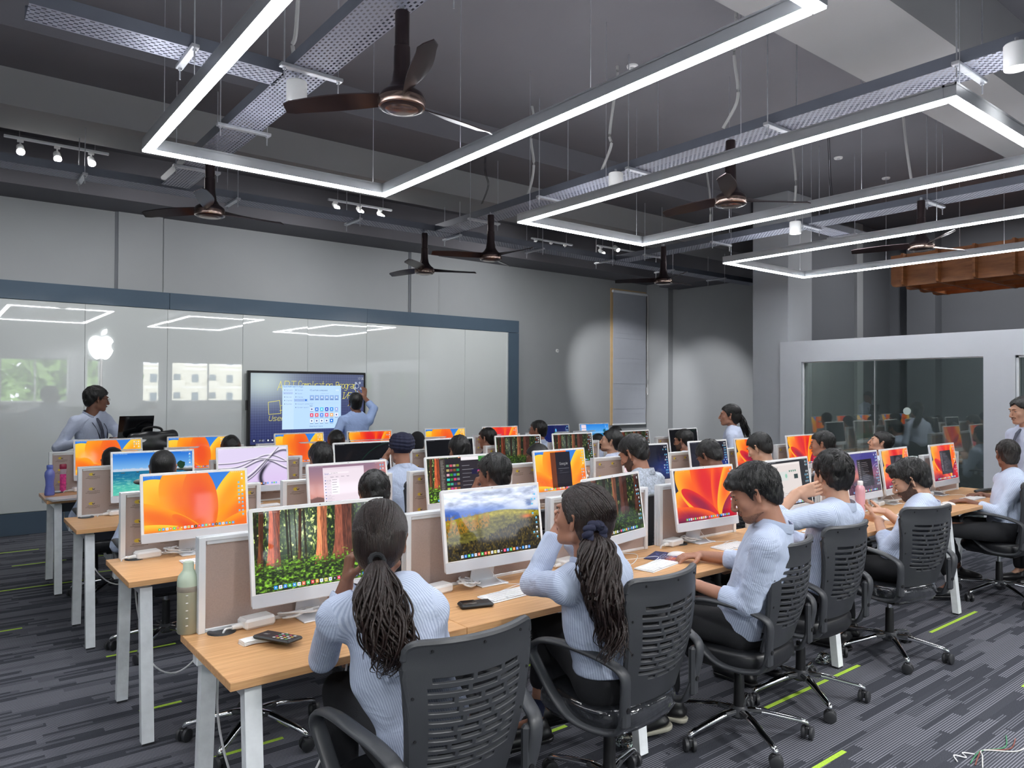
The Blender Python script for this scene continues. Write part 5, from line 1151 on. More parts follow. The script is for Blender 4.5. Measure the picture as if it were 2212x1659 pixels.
def person(d):
    """d: head (world), hy head yaw deg, hp pitch, by body yaw, seat (x, y) or None when standing, hands, clothes..."""
    q = d.get('q', 0); hs = (.006, .0045, .0034)[q]; bs_ = (.016, .011, .008)[q]; male = not d.get('woman')
    Hc = np.array(d['head'], float); by = R(d.get('by', 0)); f = V3(-math.sin(by), math.cos(by), 0); r = V3(math.cos(by), math.sin(by), 0); up = V3(0, 0, 1); sk = M[d.get('skin', 'skin')]; s = d.get('s', 1.0)
    B = basis(R(d.get('hy', 0)), R(d.get('hp', -8)), R(d.get('hr', 0)))
    nb = Hc + B @ (V3(0, -.030, -.10) * s); base = nb - up * .075 - f * .012
    if d.get('seat') is not None: pel = np.array([d['seat'][0], d['seat'][1], .585]) + f * .02 * 0
    else: pel = np.array([base[0], base[1], max(.92, base[2] - .50)]) - f * d.get('lean', .0)
    if d.get('pel') is not None: pel = np.array(d['pel'], float)
    sp = base - pel; su = nrm(sp); fr = nrm(f - su * f.dot(su)); TB = np.stack([r, fr, su], 1)
    sw = (.165 if male else .148) * s; shl = base - su * .050; SL, SR = shl - r * sw, shl + r * sw; L1, L2 = .285 * s, .25 * s
    if d.get('sh'): SL = SL + np.array(d['sh'][0]); SR = SR + np.array(d['sh'][1])
    root = Vector((pel[0], pel[1], 0)); seated = d.get('seat') is not None
    hands = d.get('hands') or [None, None]; W = []; EL = []
    for i, (Sh, sg) in enumerate(((SL, -1), (SR, 1))):
        h = hands[i]; hint = (r * sg * .6 - f * .35 - up * 1.0)
        wr = (Sh * 0 + pel + f * .30 + r * sg * .15 + up * (.26 if seated else 0)) if h is None else np.array(h[0], float)
        if h is None and not seated: wr = Sh + r * sg * .05 - up * .50 + f * .05
        if h is not None and len(h) > 3: hint = np.array(h[3], float)
        e, wr = elbow(Sh, wr, L1, L2, hint); W.append(wr); EL.append(e)
    out = []
    lo = lambda *p: np.min(np.array(p), 0); hi = lambda *p: np.max(np.array(p), 0)
    # ---- skin: head, neck (fine) ----
    hcorner = [Hc - .16, Hc + .16, base - .05]
    S = SDF(lo(*hcorner), hi(*hcorner), hs); head_skin(S, Hc, B, male, s); S.cap(Hc + B @ (V3(0, -.022, -.045) * s), base + fr * .004, (.054 if male else .046) * s, (.060 if male else .050) * s, .02); parts = [S.net()]
    beard = d.get('beard')
    if beard:
        K = SDF(Hc - .14, Hc + .14, hs * 1.3); head_skin(K, Hc, B, male, s); K.F -= .0022
        def fb(X, Y, Z):
            x, y, z = [((X - Hc[0]) * B[0][i] + (Y - Hc[1]) * B[1][i] + (Z - Hc[2]) * B[2][i]) / s for i in range(3)]
            jaw = np.maximum(z + .040 + (y < .045) * (-.040) * np.clip((.045 - y) / .05, 0, 1) , -(y + .008)); mo = np.maximum(np.maximum(np.abs(z + .050) - .0065, np.abs(x) - .030), .06 - y)
            lip = (np.abs(z + .063) < .009) & (np.abs(x) < .022) & (y > .06); jaw = np.where(lip, .01, jaw)
            return np.minimum(jaw, mo) if beard == 'full' else mo if beard == 'moustache' else np.minimum(np.maximum(jaw, z + .074), mo)
        K.clip(fb); out.append(('facial_hair', [K.net()], M['stubble' if beard == 'full' else 'stubble_l']))
    # ---- forearms and hands ----
    cuffs = []
    for i, sg in enumerate((-1, 1)):
        h = hands[i]; e, wr = EL[i], W[i]; fd = nrm(wr - e); cf = d.get('cuff', .82); cf = cf[i] if isinstance(cf, (list, tuple)) else cf; cuff = e + (wr - e) * cf; cuffs.append(cuff)
        if h is None and q == 0: hd_, hn = fd, -up
        else: hd_, hn = (fd, -up) if h is None or h[1] is None else (nrm(h[1]), np.array(h[2], float))
        if h is None and not d.get('showhands') and q == 0:
            S = SDF(lo(cuff, wr) - .13, hi(cuff, wr) + .13, .010)
        else: S = SDF(lo(cuff - fd * .03, wr, wr + hd_ * .12) - .09, hi(cuff, wr, wr + hd_ * .12) + .09, max(.0038, hs * .95))
        S.cap(e + (wr - e) * max(0, cf - .25), wr, .036 * s, .0245 * s, .01); hand(S, wr, hd_, hn, left=(sg > 0), curl=(.35 if h is None or len(h) < 5 else h[4]), s=.96 * s); parts.append(S.net())
    # ---- rest of the body, hidden under the clothes ----
    knees = d.get('knees') or ([pel + f * .42 - r * .13 - up * .03, pel + f * .42 + r * .13 - up * .03] if seated else [pel - r * .09 - up * .42 + f * .01, pel + r * .09 - up * .42 + f * .01])
    ank = d.get('ankles') or ([V3(k[0], k[1], .10) + f * -.06 for k in knees] if seated else [V3(pel[0], pel[1], .09) + r * sg * .10 for sg in (-1, 1)])
    knees = [np.array(k, float) for k in knees]; ank = [np.array(k, float) for k in ank]
    allp = [SL, SR, pel - up * .15 - .2, pel + .2, base, *EL, *cuffs, *knees, *ank]
    S = SDF(lo(*allp) - .12, hi(*allp) + .12, .02)
    S.ell(pel + su * np.linalg.norm(sp) * .62, (.135 * s, .085 * s, .17 * s), TB, .05); S.ell(pel, (.13, .10, .11), TB, .05); S.cap(base + su * .02, base - su * .1, .05, .07, .04)
    for i, Sh in enumerate((SL, SR)): S.cap(Sh, EL[i], .042 * s, .036 * s, .03); S.cap(EL[i], cuffs[i], .035 * s, .030 * s, .02)
    for i, sg in enumerate((-1, 1)): S.cap(pel + r * sg * .085 - up * .02, knees[i], .068, .048, .03); S.cap(knees[i], ank[i], .045, .030, .02); S.cap(ank[i], ank[i] + f * .10 - up * .05, .03, .024, .02)
    parts.append(S.net())
    body = ob('person', joinm('person', [(V - np.array(root), Q) for V, Q in parts], sk), None, None, loc=root, ang=0, label=d['label'], category='person')
    # ---- shirt ----
    T = np.linalg.norm(sp); hem = pel[2] - d.get('hem', .05)
    S = SDF(lo(SL, SR, pel - V3(.2, .2, .12), base, *EL, *cuffs) - .10, hi(SL, SR, pel + V3(.2, .2, .1), base, *EL, *cuffs) + .09, bs_)
    wv = .155 if male else .135
    S.ell(pel + su * T * .70, (wv * 1.03 * s, .112 * s, .20 * s), TB, .06); S.ell(pel + su * T * .32, (wv * .90 * s, .108 * s, .20 * s), TB, .06); S.ell(pel + su * .03, (wv * .98 * s, .125 * s, .13), TB, .06)
    S.cap(SL + r * .015 - su * .01, SR - r * .015 - su * .01, .062 * s, .062 * s, .05); S.cap(base - su * .012 - r * .07, base - su * .012 + r * .07, .042 * s, .042 * s, .05)
    for i, Sh in enumerate((SL, SR)):
        w = .058 * s if male else .052 * s; S.cap(Sh, EL[i], w, w * .86, .035); S.cap(EL[i], cuffs[i], w * .86, w * (.66 if d.get('cuff', .82) == .82 else .82), .02)
    S.bump(.0045 if q else .004, 34, d.get('seed', 1)); S.bump(.0022, 80, d.get('seed', 1) + 5)
    S.clip(lambda X, Y, Z: hem - Z + 0 * X + 0 * Y)
    # open the neck and the ends of the cuffs
    S.ell(base + su * .055, (.060 * s, .062 * s, .055), TB, .008, sub=True)
    for i in range(2): fd = nrm(W[i] - EL[i]); S.cap(cuffs[i] + fd * .055, cuffs[i] + fd * .10, .05, .05, .006, None, True)
    shn = S.net(); SV = shn[0]; segs = [(pel, base, .15)] + [(SL if i == 0 else SR, EL[i], .058) for i in (0, 1)] + [(EL[i], cuffs[i], .05) for i in (0, 1)]; best = None
    for gi, (a_, b_, ra) in enumerate(segs):
        ab = b_ - a_; tt = np.clip((SV - a_) @ ab / (ab @ ab), 0, 1); dd = np.linalg.norm(SV - a_ - tt[:, None] * ab, axis=1) - ra; ax_ = nrm(ab)
        wv_ = nrm(np.cross(ax_, fr if gi == 0 else up + r * .01)) if gi == 0 or abs(ax_[2]) < .93 else nrm(r - ax_ * ax_.dot(r)); c2 = (SV - a_) @ ax_; nn_ = np.cross(ax_, wv_); nn_ = nn_ if nn_ @ fr > 0 or gi else -nn_; c1 = np.arctan2((SV - a_) @ wv_, -((SV - a_) @ nn_)) * (.14 if gi == 0 else .055)
        if best is None: best = dd; st = c1; st2 = c2
        else: m_ = dd < best; best = np.where(m_, dd, best); st = np.where(m_, c1, st); st2 = np.where(m_, c2, st2)
    me = joinm('shirt', [(SV - np.array(root), shn[1])], M[d.get('shirt', 'shirt')])
    if len(me.vertices) == len(SV):
        for nm, vv in (('st', st), ('st2', st2)): me.attributes.new(nm, 'FLOAT', 'POINT').data.foreach_set('value', vv.astype(np.float32))
    ob('shirt', me, None, body)
    # collar: folded band following the neck
    if d.get('collar', True):
        cb = MB(); n = 20; ax = nrm(nb - base + su * .03); rr = .064 * s if male else .056 * s
        vs = []
        for lv, (ra, hh) in enumerate(((1.0, .040), (1.04, .043), (1.24, .004), (1.22, -.002), (.98, .010))):
            for k in range(n + 1):
                a = R(-80) - R(20) * 0 + 2 * PI * (k / n) * (320 / 360) + R(190); ca, sa = math.cos(a), math.sin(a); fwd = -sa if False else sa
                dip = -.030 * max(0, math.cos(a - PI / 2)) ** 2
                vs.append(base + su * (hh + .012 + dip) + r * (ca * rr * ra) + fr * (sa * rr * ra * 1.05))
        fs = [(l * (n + 1) + k, l * (n + 1) + k + 1, (l + 1) * (n + 1) + k + 1, (l + 1) * (n + 1) + k) for l in range(4) for k in range(n)]
        o = ob('collar', MB().add([Vector(v) - root for v in vs], fs), M[d.get('shirt', 'shirt')], body, ang=60)
    # ---- trousers ----
    tb = .012 if q == 2 else .018
    S = SDF(lo(pel - .25, *knees, *ank) - .10, hi(pel + V3(.25, .25, .1), *knees, *ank) + .10, tb)
    S.ell(pel - su * .01, (.155, .125, .12), TB, .05)
    for i, sg in enumerate((-1, 1)):
        S.cap(pel + r * sg * .088 - up * .02, knees[i], .088, .066, .04); aa = ank[i] + (knees[i] - ank[i]) * d.get('trhem', .14); S.cap(knees[i], aa, .064, .052, .03)
    S.bump(.004, 26, 4); S.clip(lambda X, Y, Z: Z - pel[2] - .07 + 0 * X + 0 * Y)
    out.append(('trousers', [S.net()], M['trouser']))
    # ---- shoes ----
    for i in range(2):
        a = ank[i]; fd = np.array(d.get('footdir', [f, f])[i], float) if d.get('footdir') else f; fd = nrm(fd); fp = np.array([a[0], a[1], a[2]]) - up * .055
        sd = nrm(np.cross(fd, up)); un = nrm(np.cross(sd, fd)); FB = np.stack([sd, fd, un], 1)
        S = SDF(a - .24, a + .24, .006 if q == 2 else .012); S.ell(fp + fd * .075, (.044, .135, .040), FB, .02); S.ell(fp + un * .03 - fd * .01, (.038, .055, .055), FB, .02); S.cap(fp - fd * .04, fp + fd * .17, .035, .034, .02, (un, .6))
        S.clip(lambda X, Y, Z: -((X - fp[0]) * un[0] + (Y - fp[1]) * un[1] + (Z - fp[2]) * un[2]) - .026)
        S.cap(a + un * .02, a + un * .12, .030, .033, .008, None, True)
        sh = ob('shoe', joinm('shoe', [(S.net()[0] - np.array(root), S.net()[1])], M[d.get('shoem', 'shoe')]), None, body)
        so = SDF(a - .24, a + .24, .006 if q == 2 else .012); so.cap(fp - fd * .045 - un * .02, fp + fd * .165 - un * .02, .040, .040, .01); so.clip(lambda X, Y, Z: np.abs((X - fp[0]) * un[0] + (Y - fp[1]) * un[1] + (Z - fp[2]) * un[2] + .031) - .012)
        N_ = so.net(); ob('sole', joinm('sole', [(N_[0] - np.array(root), N_[1])], M[d.get('solem', 'shoe')]), None, sh)
        if d.get('sock'):
            N_ = MB().tube([Vector(a - up * .03) - root, Vector(a + up * .03) - root, Vector(a + nrm(knees[i] - a) * .10) - root], [.034, .034, .037], 16, caps=False); ob('sock', N_, M[d['sock']], body, ang=80)
    # ---- hair ----
    hst = d.get('hair', 'short'); hm = M[d.get('hairm', 'hair')]
    if hst in ('short', 'fade', 'long'):
        S = SDF(Hc - .17, Hc + .17, hs * 1.15); hair_shell(S, Hc, B, hst, s, d.get('thick', 1.2), d.get('extra', ()), d.get('seed', 1), (.0045 if hst != 'long' else .001) * d.get('rough', 1)); hp = [S.net()]; me = joinm('hair', [(V - np.array(root), Q) for V, Q in hp], hm); hair = ob('hair', me, None, body)
        if q >= 1 or d.get('locks'):
            n = d.get('locks', 420 if q == 2 else 200)
            mb = scalp(n, Hc, B, s, d.get('seed', 1), root=d.get('tie'), thick=d.get('thick', 1.2), L=d.get('lock', .055), th=.0026 if hst != 'long' else .0026, lift=.0045 * d.get('rough', 1)); mb.v = [(a - root.x, b - root.y, c) for a, b, c in mb.v]; ob('hair_locks', mb, hm, hair, ang=80, kind='stuff')
        if d.get('tail'):
            T_ = d['tail']; mb = strands(T_['n'], [Vector(p) - root for p in T_['pts']], T_['r'], T_['spread'], 5, T_.get('w', .0035), 4, .3, T_.get('wob', .012), T_.get('curl', 0), T_.get('cf', 30)); ob('ponytail', mb, hm, hair, ang=80)
    if hst == 'turban':
        S = SDF(Hc - .2, Hc + .2, .005); P = lambda x, y, z: Hc + B @ V3(x, y, z)
        S.ell(P(0, -.022, .046), (.097, .113, .096), B, .01)
        for k in range(6):   # overlapping wraps crossing at the back in a shallow V
            for sg in (-1, 1):
                prev = None
                for j in range(9):
                    th = PI * j / 8 * .95 - .12; v = nrm(V3(sg * math.sin(th), -math.cos(th), -.55 + k * .30 + .42 * (j / 8))); c_ = P(0, -.022, .046) + B @ (v * V3(.094, .110, .092))
                    if prev is not None: S.cap(prev, c_, .0125, .0125, .006)
                    prev = c_
        out.append(('turban', [S.net()], M['navy']))
    if hst == 'cap':
        S = SDF(Hc - .17, Hc + .17, hs * 1.2); hair_shell(S, Hc, B, 'short', s, 1.3, (), 1, 0); out.append(('head_cloth', [S.net()], M['trouser']))
    for nm, ps, m_ in out: ob(nm, joinm(nm, [(V - np.array(root), Q) for V, Q in ps], m_), None, body)
    # ---- eyes, brows ----
    P = lambda x, y, z: Vector(Hc + B @ (V3(x, y, z) * s)) - root
    if d.get('face', q >= 1):
        for x in (-1, 1):
            e = ob('eye', MB().lathe([(0, -.011), (.006, -.0093), (.0095, -.0055), (.011, 0), (.0095, .0055), (.006, .0093), (0, .011)], 14), M['eye'], body, loc=P(x * .031, .0745, .0065), ang=80)
            ob('iris', MB().cyl((0, .0095, 0), (0, .0118, -.001), .0052, .0045, 12), M['iris'], e, rot=(R(d.get('hp', -8)) - .15, 0, R(d.get('hy', 0))))
            ob('eyelid', MB().tube([P(x * .044, .078, .007), P(x * .037, .0850, .0090), P(x * .028, .0870, .0092), P(x * .020, .083, .007)], .0013, 6), M['hair'], body, ang=80)
            ob('eyebrow', MB().tube(smooth([P(x * .048, .084, .024), P(x * .036, .0935, .030), P(x * .016, .098, .026)], 4), .0032, 6, ry=.0022), M['hair'], body, ang=80)
        ob('lips', MB().tube(smooth([P(-.021, .090, -.0625), P(-.01, .0995, -.0595), P(0, .1005, -.0615), P(.01, .0995, -.0595), P(.021, .090, -.0625)], 4), [.002] * 5 + [.0038] * 7 + [.002] * 5, 8), M['lip'], body, ang=80)
    if d.get('glasses'):
        g = MB()
        for x in (-1, 1): g.tube([P(x * .032 + .021 * math.cos(2 * PI * k / 16), .103, .006 + .017 * math.sin(2 * PI * k / 16)) for k in range(16)], .0014, 6, closed=True); g.tube([P(x * .053, .103, .010), P(x * .078, .03, .012), P(x * .080, -.012, .006)], .0014, 6)
        g.tube([P(-.011, .104, .010), P(.011, .104, .010)], .0014, 6); ob('glasses', g, M['bronze'], body)
    if d.get('tie_cloth'):
        TP = [Vector(base + fr * o_[0] - su * o_[1]) - root for o_ in ((.075, -.005), (.115, .03), (.150, .11), (.155, .27), (.150, .33))]
        ob('tie', MB().tube(TP, [.014, .018, .017, .032, .004], 8, ry=[.010, .008, .005, .005, .003], up=tuple(fr)), M['tie'], body)
    return dict(body=body, root=root, P=P, B=B, Hc=Hc, base=base, W=W, EL=EL, pel=pel, r=r, f=f, su=su, fr=fr)
M['tie'] = mat('dark patterned tie', (60, 64, 80), .6, var=.5, ns=120)
# ================================================================== the people in the room
def A(px, py, **k): return np.array(at(px, py, **k))
UP = V3(0, 0, 1)
# woman with the straight ponytail, nearest the camera
hA = A(822, 1170, y=2.13); BA = basis(R(-36), R(-14)); tieA = tuple((BA.T @ (A(815, 1213, y=2.02) - hA)))
person(dict(label='woman with a long straight ponytail seated nearest the camera, chin on hand', head=hA, hy=-36, hp=-14, by=-22, seat=(1.25, 2.0), q=2, woman=True, hair='long', hairm='hair_b', tie=(-.0, -.125, -.055), skin='skin_d', hem=.03, seed=2,
    hands=[(A(748, 1262, y=2.30), V3(.25, .2, 1), V3(.6, -.1, -.2), V3(-.42, -.1, -1), .9), (A(905, 1330, y=2.42), None, None, V3(.4, .0, -1))], cuff=[.80, .86], locks=560,
    tail=dict(n=170, pts=[A(815, 1213, y=2.01), A(815, 1245, y=1.965), A(820, 1300, y=1.93), A(828, 1350, y=1.91), A(845, 1400, y=1.90), A(850, 1440, y=1.90), A(845, 1455, y=1.90)], r=.024, spread=[.9, 1.5, 2.8, 3.0, 2.5, 2.2, 1.4, .6], w=.0036, wob=.035, curl=.012, cf=10), thick=1.3, knees=[V3(1.18, 2.5, .60), V3(1.45, 2.48, .60)]))
o = ob('hair_tie', MB().tube([tuple(A(815, 1213, y=2.01) + V3(.024 * math.cos(a * PI / 6), .012 * math.sin(a * PI / 6), .020 * math.sin(a * PI / 6))) for a in range(12)], .008, 8, closed=True), M['trouser'], label='black elastic hair tie on the straight ponytail', category='hair tie')
p = A(852, 1163, y=2.05); ob('hair_clip', MB().box((0, 0, 0), (.034, .004, .010), .002, Matrix.Translation(Vector(p)) @ Matrix.Rotation(R(30), 4, 'Y')), M['chrome'], label='small dark metal hair clip above the right ear', category='hair clip')
# woman with the curly ponytail
hB = A(1258, 1120, y=2.06)
el = A(1182, 1292, z=.83)
person(dict(label='woman with a curly ponytail and navy scrunchie, hands at her mouth', head=hB, hy=14, hp=8, by=6, seat=(2.16, 2.1), pel=V3(2.13, 2.07, .60), q=2, woman=True, s=1.04, hair='long', hairm='hair_b', tie=(.03, -.125, -.045), hem=.0, seed=6, skin='skin',
    hands=[(A(1207, 1140, y=2.32), V3(.15, -.1, 1), V3(.7, -.4, -.1), V3(-.6, .3, -1), .7), (A(1224, 1150, y=2.36), V3(-.3, -.1, 1), V3(-.5, -.5, 0), V3(.7, .1, -1), .7)], cuff=[.78, .78], locks=600, thick=1.35,
    tail=dict(n=230, pts=[A(1283, 1152, y=1.955), A(1288, 1185, y=1.92), A(1293, 1240, y=1.89), A(1303, 1300, y=1.87), A(1318, 1350, y=1.88), A(1322, 1395, y=1.88), A(1322, 1430, y=1.88)], r=.030, spread=[.9, 2.2, 2.3, 2.3, 2.0, 1.7, 1.2, .5], w=.0052, wob=.03, curl=.026, cf=15),
    knees=[A(1180, 1345, z=.585), V3(2.30, 2.52, .60)], ankles=[A(1158, 1560, z=.155), A(1212, 1515, z=.20)], trhem=.42, sock='sock', solem='shoe', footdir=[V3(-.75, .3, -.1), V3(-.5, .8, -.35)]))
p = A(1283, 1151, y=1.945); g = MB()
for k in range(9):
    a = 2 * PI * k / 9; g.tube(smooth([p + V3(.024 * math.cos(a), -.004, .020 * math.sin(a)), p + V3(.040 * math.cos(a + .2), -.016, .032 * math.sin(a + .2)), p + V3(.046 * math.cos(a + .5), .0, .036 * math.sin(a + .5)), p + V3(.026 * math.cos(a + .6), .012, .02 * math.sin(a + .6))], 5), .013, 10)
ob('scrunchie', g, M['navy'], ang=85, label='gathered navy satin scrunchie in the curly ponytail', category='hair tie')
# man looking down at his hand on the mouse
person(dict(label='man in a pale striped shirt with moustache, looking down, hand on mouse', head=A(1630, 1066, y=2.0), hy=36, hp=-24, by=26, seat=(3.10, 2.12), q=2, beard='light', thick=1.5, rough=1.2, seed=9, locks=700, lock=.06, skin='skin', s=1.06,
    extra=[((0, .072, .075), (.060, .036, .030)), ((.0, .03, .10), (.06, .05, .03))], hands=[(A(1500, 1262, y=2.22), V3(-.7, .55, -.15), V3(0, -.2, -1), V3(.2, -.6, -.8), .6), (A(1515, 1200, z=.815), V3(-.80, .45, .0), V3(0, 0, -1), V3(.6, -.4, -.6), .45)], cuff=[.40, .42],
    knees=[V3(2.80, 2.50, .60), V3(3.05, 2.58, .60)], ankles=[V3(2.80, 2.42, .12), V3(2.98, 2.46, .12)], solem='sole', sock='navy', footdir=[V3(-.5, .5, -.2), V3(-.3, .8, 0)]))
# man with a hand behind his head
person(dict(label='man with thick wavy hair holding the back of his neck with one hand', head=A(1797, 1026, y=2.12), hy=-22, hp=-6, by=2, seat=(3.86, 2.18), q=2, thick=1.7, rough=1.5, seed=12, locks=800, lock=.07, skin='skin_l', s=1.05, sh=(V3(-.02, 0, .03), V3(0, 0, 0)),
    hands=[(A(1722, 1066, d=3.98), A(1800, 1046, d=4.0) - A(1722, 1066, d=3.98), V3(.3, .9, -.1), V3(-1, .5, -.5), .22), None], cuff=[.42, .8]))
# bearded man looking at his hands
person(dict(label='bearded man in striped shirt looking down at a phone in his hands', head=A(1966, 1038, y=2.16), hy=26, hp=-26, by=14, seat=(4.94, 2.18), q=2, beard='full', thick=1.6, rough=1.4, seed=15, locks=700, lock=.06, skin='skin_l', s=1.05,
    extra=[((.0, .05, .10), (.055, .05, .03))], hands=[(A(1896, 1122, y=2.36), V3(-.3, .9, .15), V3(.6, .1, .6), V3(-.6, -.3, -1), .7), (A(1912, 1105, y=2.45), V3(-.6, .8, .1), V3(-.3, 0, .9), V3(.6, 0, -1), .7)], cuff=[.45, .45]))
# grey haired man at the right edge
person(dict(label='grey haired man in checked shirt at the right edge, hand on the desk', head=A(2176, 982, y=2.28), hy=-50, hp=-4, by=38, seat=(6.92, 2.26), q=2, hair='short', hairm='hair_g', thick=.9, seed=18, locks=500, lock=.035, skin='skin_d', shirt='shirt_c', s=1.0,
    hands=[(A(2085, 1082, z=.80), V3(-.8, .5, 0), V3(0, 0, -1), V3(-.2, -.6, -.8), .2), (A(2118, 1068, z=.80), V3(-.9, .4, 0), V3(0, 0, -1), V3(.6, .1, -.8), .3)], cuff=[.5, .5],
    knees=[A(2035, 1140, z=.62), V3(6.72, 2.66, .62)], ankles=[A(2068, 1222, z=.13), V3(6.55, 2.52, .12)], trhem=.22, sock='white_plastic', footdir=[V3(-.1, -.7, 0), V3(-.5, .4, 0)]))
# second row
R2 = [dict(label='man with black hair seated before the lilac web page', head=A(808, 1068, y=3.72), hy=-14, hp=-18, by=0, seat=(2.04, 3.58), seed=21, thick=1.5, skin='skin'),
      dict(label='man with wavy black hair, hand at his mouth, before the thumbnail window', head=A(1066, 1026, y=3.72), hy=20, hp=-8, by=8, seat=(2.86, 3.58), seed=22, thick=1.7, rough=1.4, skin='skin_d', hands=[(A(1022, 1062, y=3.95), V3(.35, -.2, 1), V3(.7, -.2, -.2), V3(-.6, 0, -1), .9), None], cuff=[.6, .8]),
      dict(label='man in a speckled grey kurta looking down', head=A(1368, 980, y=3.72), hy=14, hp=-26, by=10, seat=(4.02, 3.58), seed=23, thick=1.5, beard='full', shirt='kurta', s=1.05),
      dict(label='man with bowed head before the dark desktop with icon columns', head=A(1532, 986, y=3.72), hy=6, hp=-34, by=0, seat=(4.98, 3.58), seed=24, thick=1.4, skin='skin_d'),
      dict(label='boy in a cream collar leaning down to his red screen', head=A(1640, 968, y=3.72), hy=10, hp=-24, by=6, seat=(5.72, 3.58), seed=25, thick=1.4, shirt='cream', rough=.5, skin='skin_l'),
      dict(label='man with short black hair by the last red screen of the second row', head=A(1776, 960, y=3.72), hy=22, hp=-4, by=6, seat=(6.76, 3.58), seed=26, thick=1.2),
      dict(label='man with slicked hair looking up, chair against the glass partition', head=A(1902, 957, y=3.74), hy=32, hp=16, by=14, seat=(7.98, 3.56), seed=27, thick=1.1, rough=.6, beard='light', skin='skin_l', extra=[((0, -.06, .09), (.06, .06, .03))])]
R3 = [dict(label='man with a close cut seen from behind at the lake picture', head=A(352, 1013, y=5.38), hy=-13, hp=-4, by=-8, seat=(1.24, 5.22), seed=31, thick=.9, rough=.5, skin='skin', hands=[(A(282, 1104, y=5.52), None, None, V3(-.5, -.8, -1)), None]),
      dict(label='man with thick black hair before the lilac ribbons', head=A(692, 993, y=5.38), hy=0, hp=-10, by=0, seat=(2.32, 5.22), seed=32, thick=1.7, rough=1.4),
      dict(label='man in a navy turban with a hand at his face', head=A(866, 970, y=5.38), hy=-2, hp=-4, by=-4, seat=(3.06, 5.22), seed=33, hair='turban', hands=[(A(835, 985, y=5.62), V3(.4, -.2, .9), V3(.6, -.2, -.2), V3(-.6, 0, -1), .9), None], s=1.05),
      dict(label='man with earphones and messy hair before a black screen', head=A(991, 974, y=5.38), hy=-8, hp=-12, by=0, seat=(3.66, 5.24), seed=34, thick=1.7, rough=1.5, glasses=True),
      dict(label='woman with dark hair partly hidden behind the search page screen', head=A(1160, 989, y=5.38), hy=42, hp=-14, by=10, seat=(4.52, 5.22), seed=35, woman=True, hair='long', thick=1.3, skin='skin_d'),
      dict(label='man with side profile looking up to the left, third row', head=A(1320, 954, y=5.38), hy=38, hp=10, by=12, seat=(5.56, 5.22), seed=36, thick=1.4, beard='light', shirt='shirt_s', face=True, skin='skin_l'),
      dict(label='man with glasses and glossy hair before the plain divider', head=A(1476, 952, y=5.38), hy=14, hp=-6, by=2, seat=(6.72, 5.22), seed=37, thick=1.4, glasses=True, beard='full')]
R4 = [dict(label='man with cropped hair at the leftmost orange screen', head=A(243, 999, y=6.97), hy=-10, hp=-14, by=0, seat=(1.2, 6.82), seed=41, thick=.8, rough=.5), dict(label='man with messy hair right of the second orange screen', head=A(498, 972, y=6.97), hy=-14, hp=-10, by=0, seat=(2.16, 6.82), seed=42, thick=1.5),
      dict(label='man with round black hair below the big display', head=A(726, 957, y=6.97), hy=-20, hp=-6, by=0, seat=(3.2, 6.82), seed=43, thick=1.3), dict(label='person in a black head covering behind the turbaned man', head=A(901, 957, y=6.97), hy=-20, hp=-4, by=0, seat=(4.15, 6.82), seed=44, hair='cap', s=.95),
      dict(label='man in navy shirt with a swept fringe, farthest row', head=A(1052, 948, y=6.97), hy=24, hp=-6, by=6, seat=(5.14, 6.82), seed=45, thick=1.4, shirt='navy'), dict(label='tall man with glasses sitting upright, farthest row', head=A(1162, 930, y=6.97), hy=28, hp=0, by=4, seat=(5.92, 6.82), seed=46, thick=1.2, glasses=True),
      dict(label='woman with dark hair before the sky blue screen', head=A(1290, 957, y=6.97), hy=10, hp=-14, by=0, seat=(6.92, 6.82), seed=47, woman=True, hair='long', s=.95), dict(label='person farthest right in the last row, only the hair showing', head=A(1328, 940, y=6.97), hy=0, hp=-10, by=0, seat=(7.3, 6.82), seed=48, hair='long', woman=True, s=.95)]
for d_ in R2: d_.setdefault('q', 1); d_['locks'] = 260; person(d_)
for d_ in R3 + R4: d_.setdefault('q', 0); person(d_)
# standing people
r_ = person(dict(label='young man in shirt, tie and lanyard leaning over a laptop, looking right', head=A(209, 863, y=8.45), hy=-82, hp=-6, by=-152, q=1, lean=.22, seed=51, thick=1.7, rough=1.3, face=True, glasses=True, tie_cloth=True, shirt='shirt_s', skin='skin_d', s=1.02, locks=260,
    hands=[(A(238, 950, y=8.2) + V3(.05, 0, 0), None, None, V3(.6, .3, -.5)), (A(172, 955, y=8.2), None, None, V3(-.6, .4, -.6))], pel=A(200, 985, y=8.62)))
b_ = r_['body']; rt = r_['root']; bs = r_['base']; fr = r_['fr']; n0 = Vector(bs) - rt
lp = [Vector(bs + r_['r'] * .055 + V3(0, 0, .02)) - rt, Vector(bs + r_['r'] * .055 + fr * .150 - r_['su'] * .10) - rt, Vector(bs + fr * .168 - r_['su'] * .33) - rt, Vector(bs - r_['r'] * .055 + fr * .150 - r_['su'] * .10) - rt, Vector(bs - r_['r'] * .055 + V3(0, 0, .02)) - rt]
ob('lanyard', MB().tube(smooth(lp, 5), .006, 6, ry=.002), M['navy'], b_, ang=80); q_ = lp[2]
ob('id_card', MB().box((q_.x, q_.y, q_.z - .05), (.055, .055, .085), .004), M['white_plastic'], b_)
person(dict(label='teacher in a blue shirt pointing up at the big display', head=A(768, 870, y=9.35), hy=-14, hp=4, by=-10, q=1, seed=52, thick=1.0, rough=.6, shirt='shirt_b', skin='skin_d', s=1.12, locks=200, hands=[None, (A(787, 858, y=9.72), V3(.15, .25, 1), V3(0, 1, -.2), V3(1, -.2, -.2), .3)], cuff=[.8, .45]))
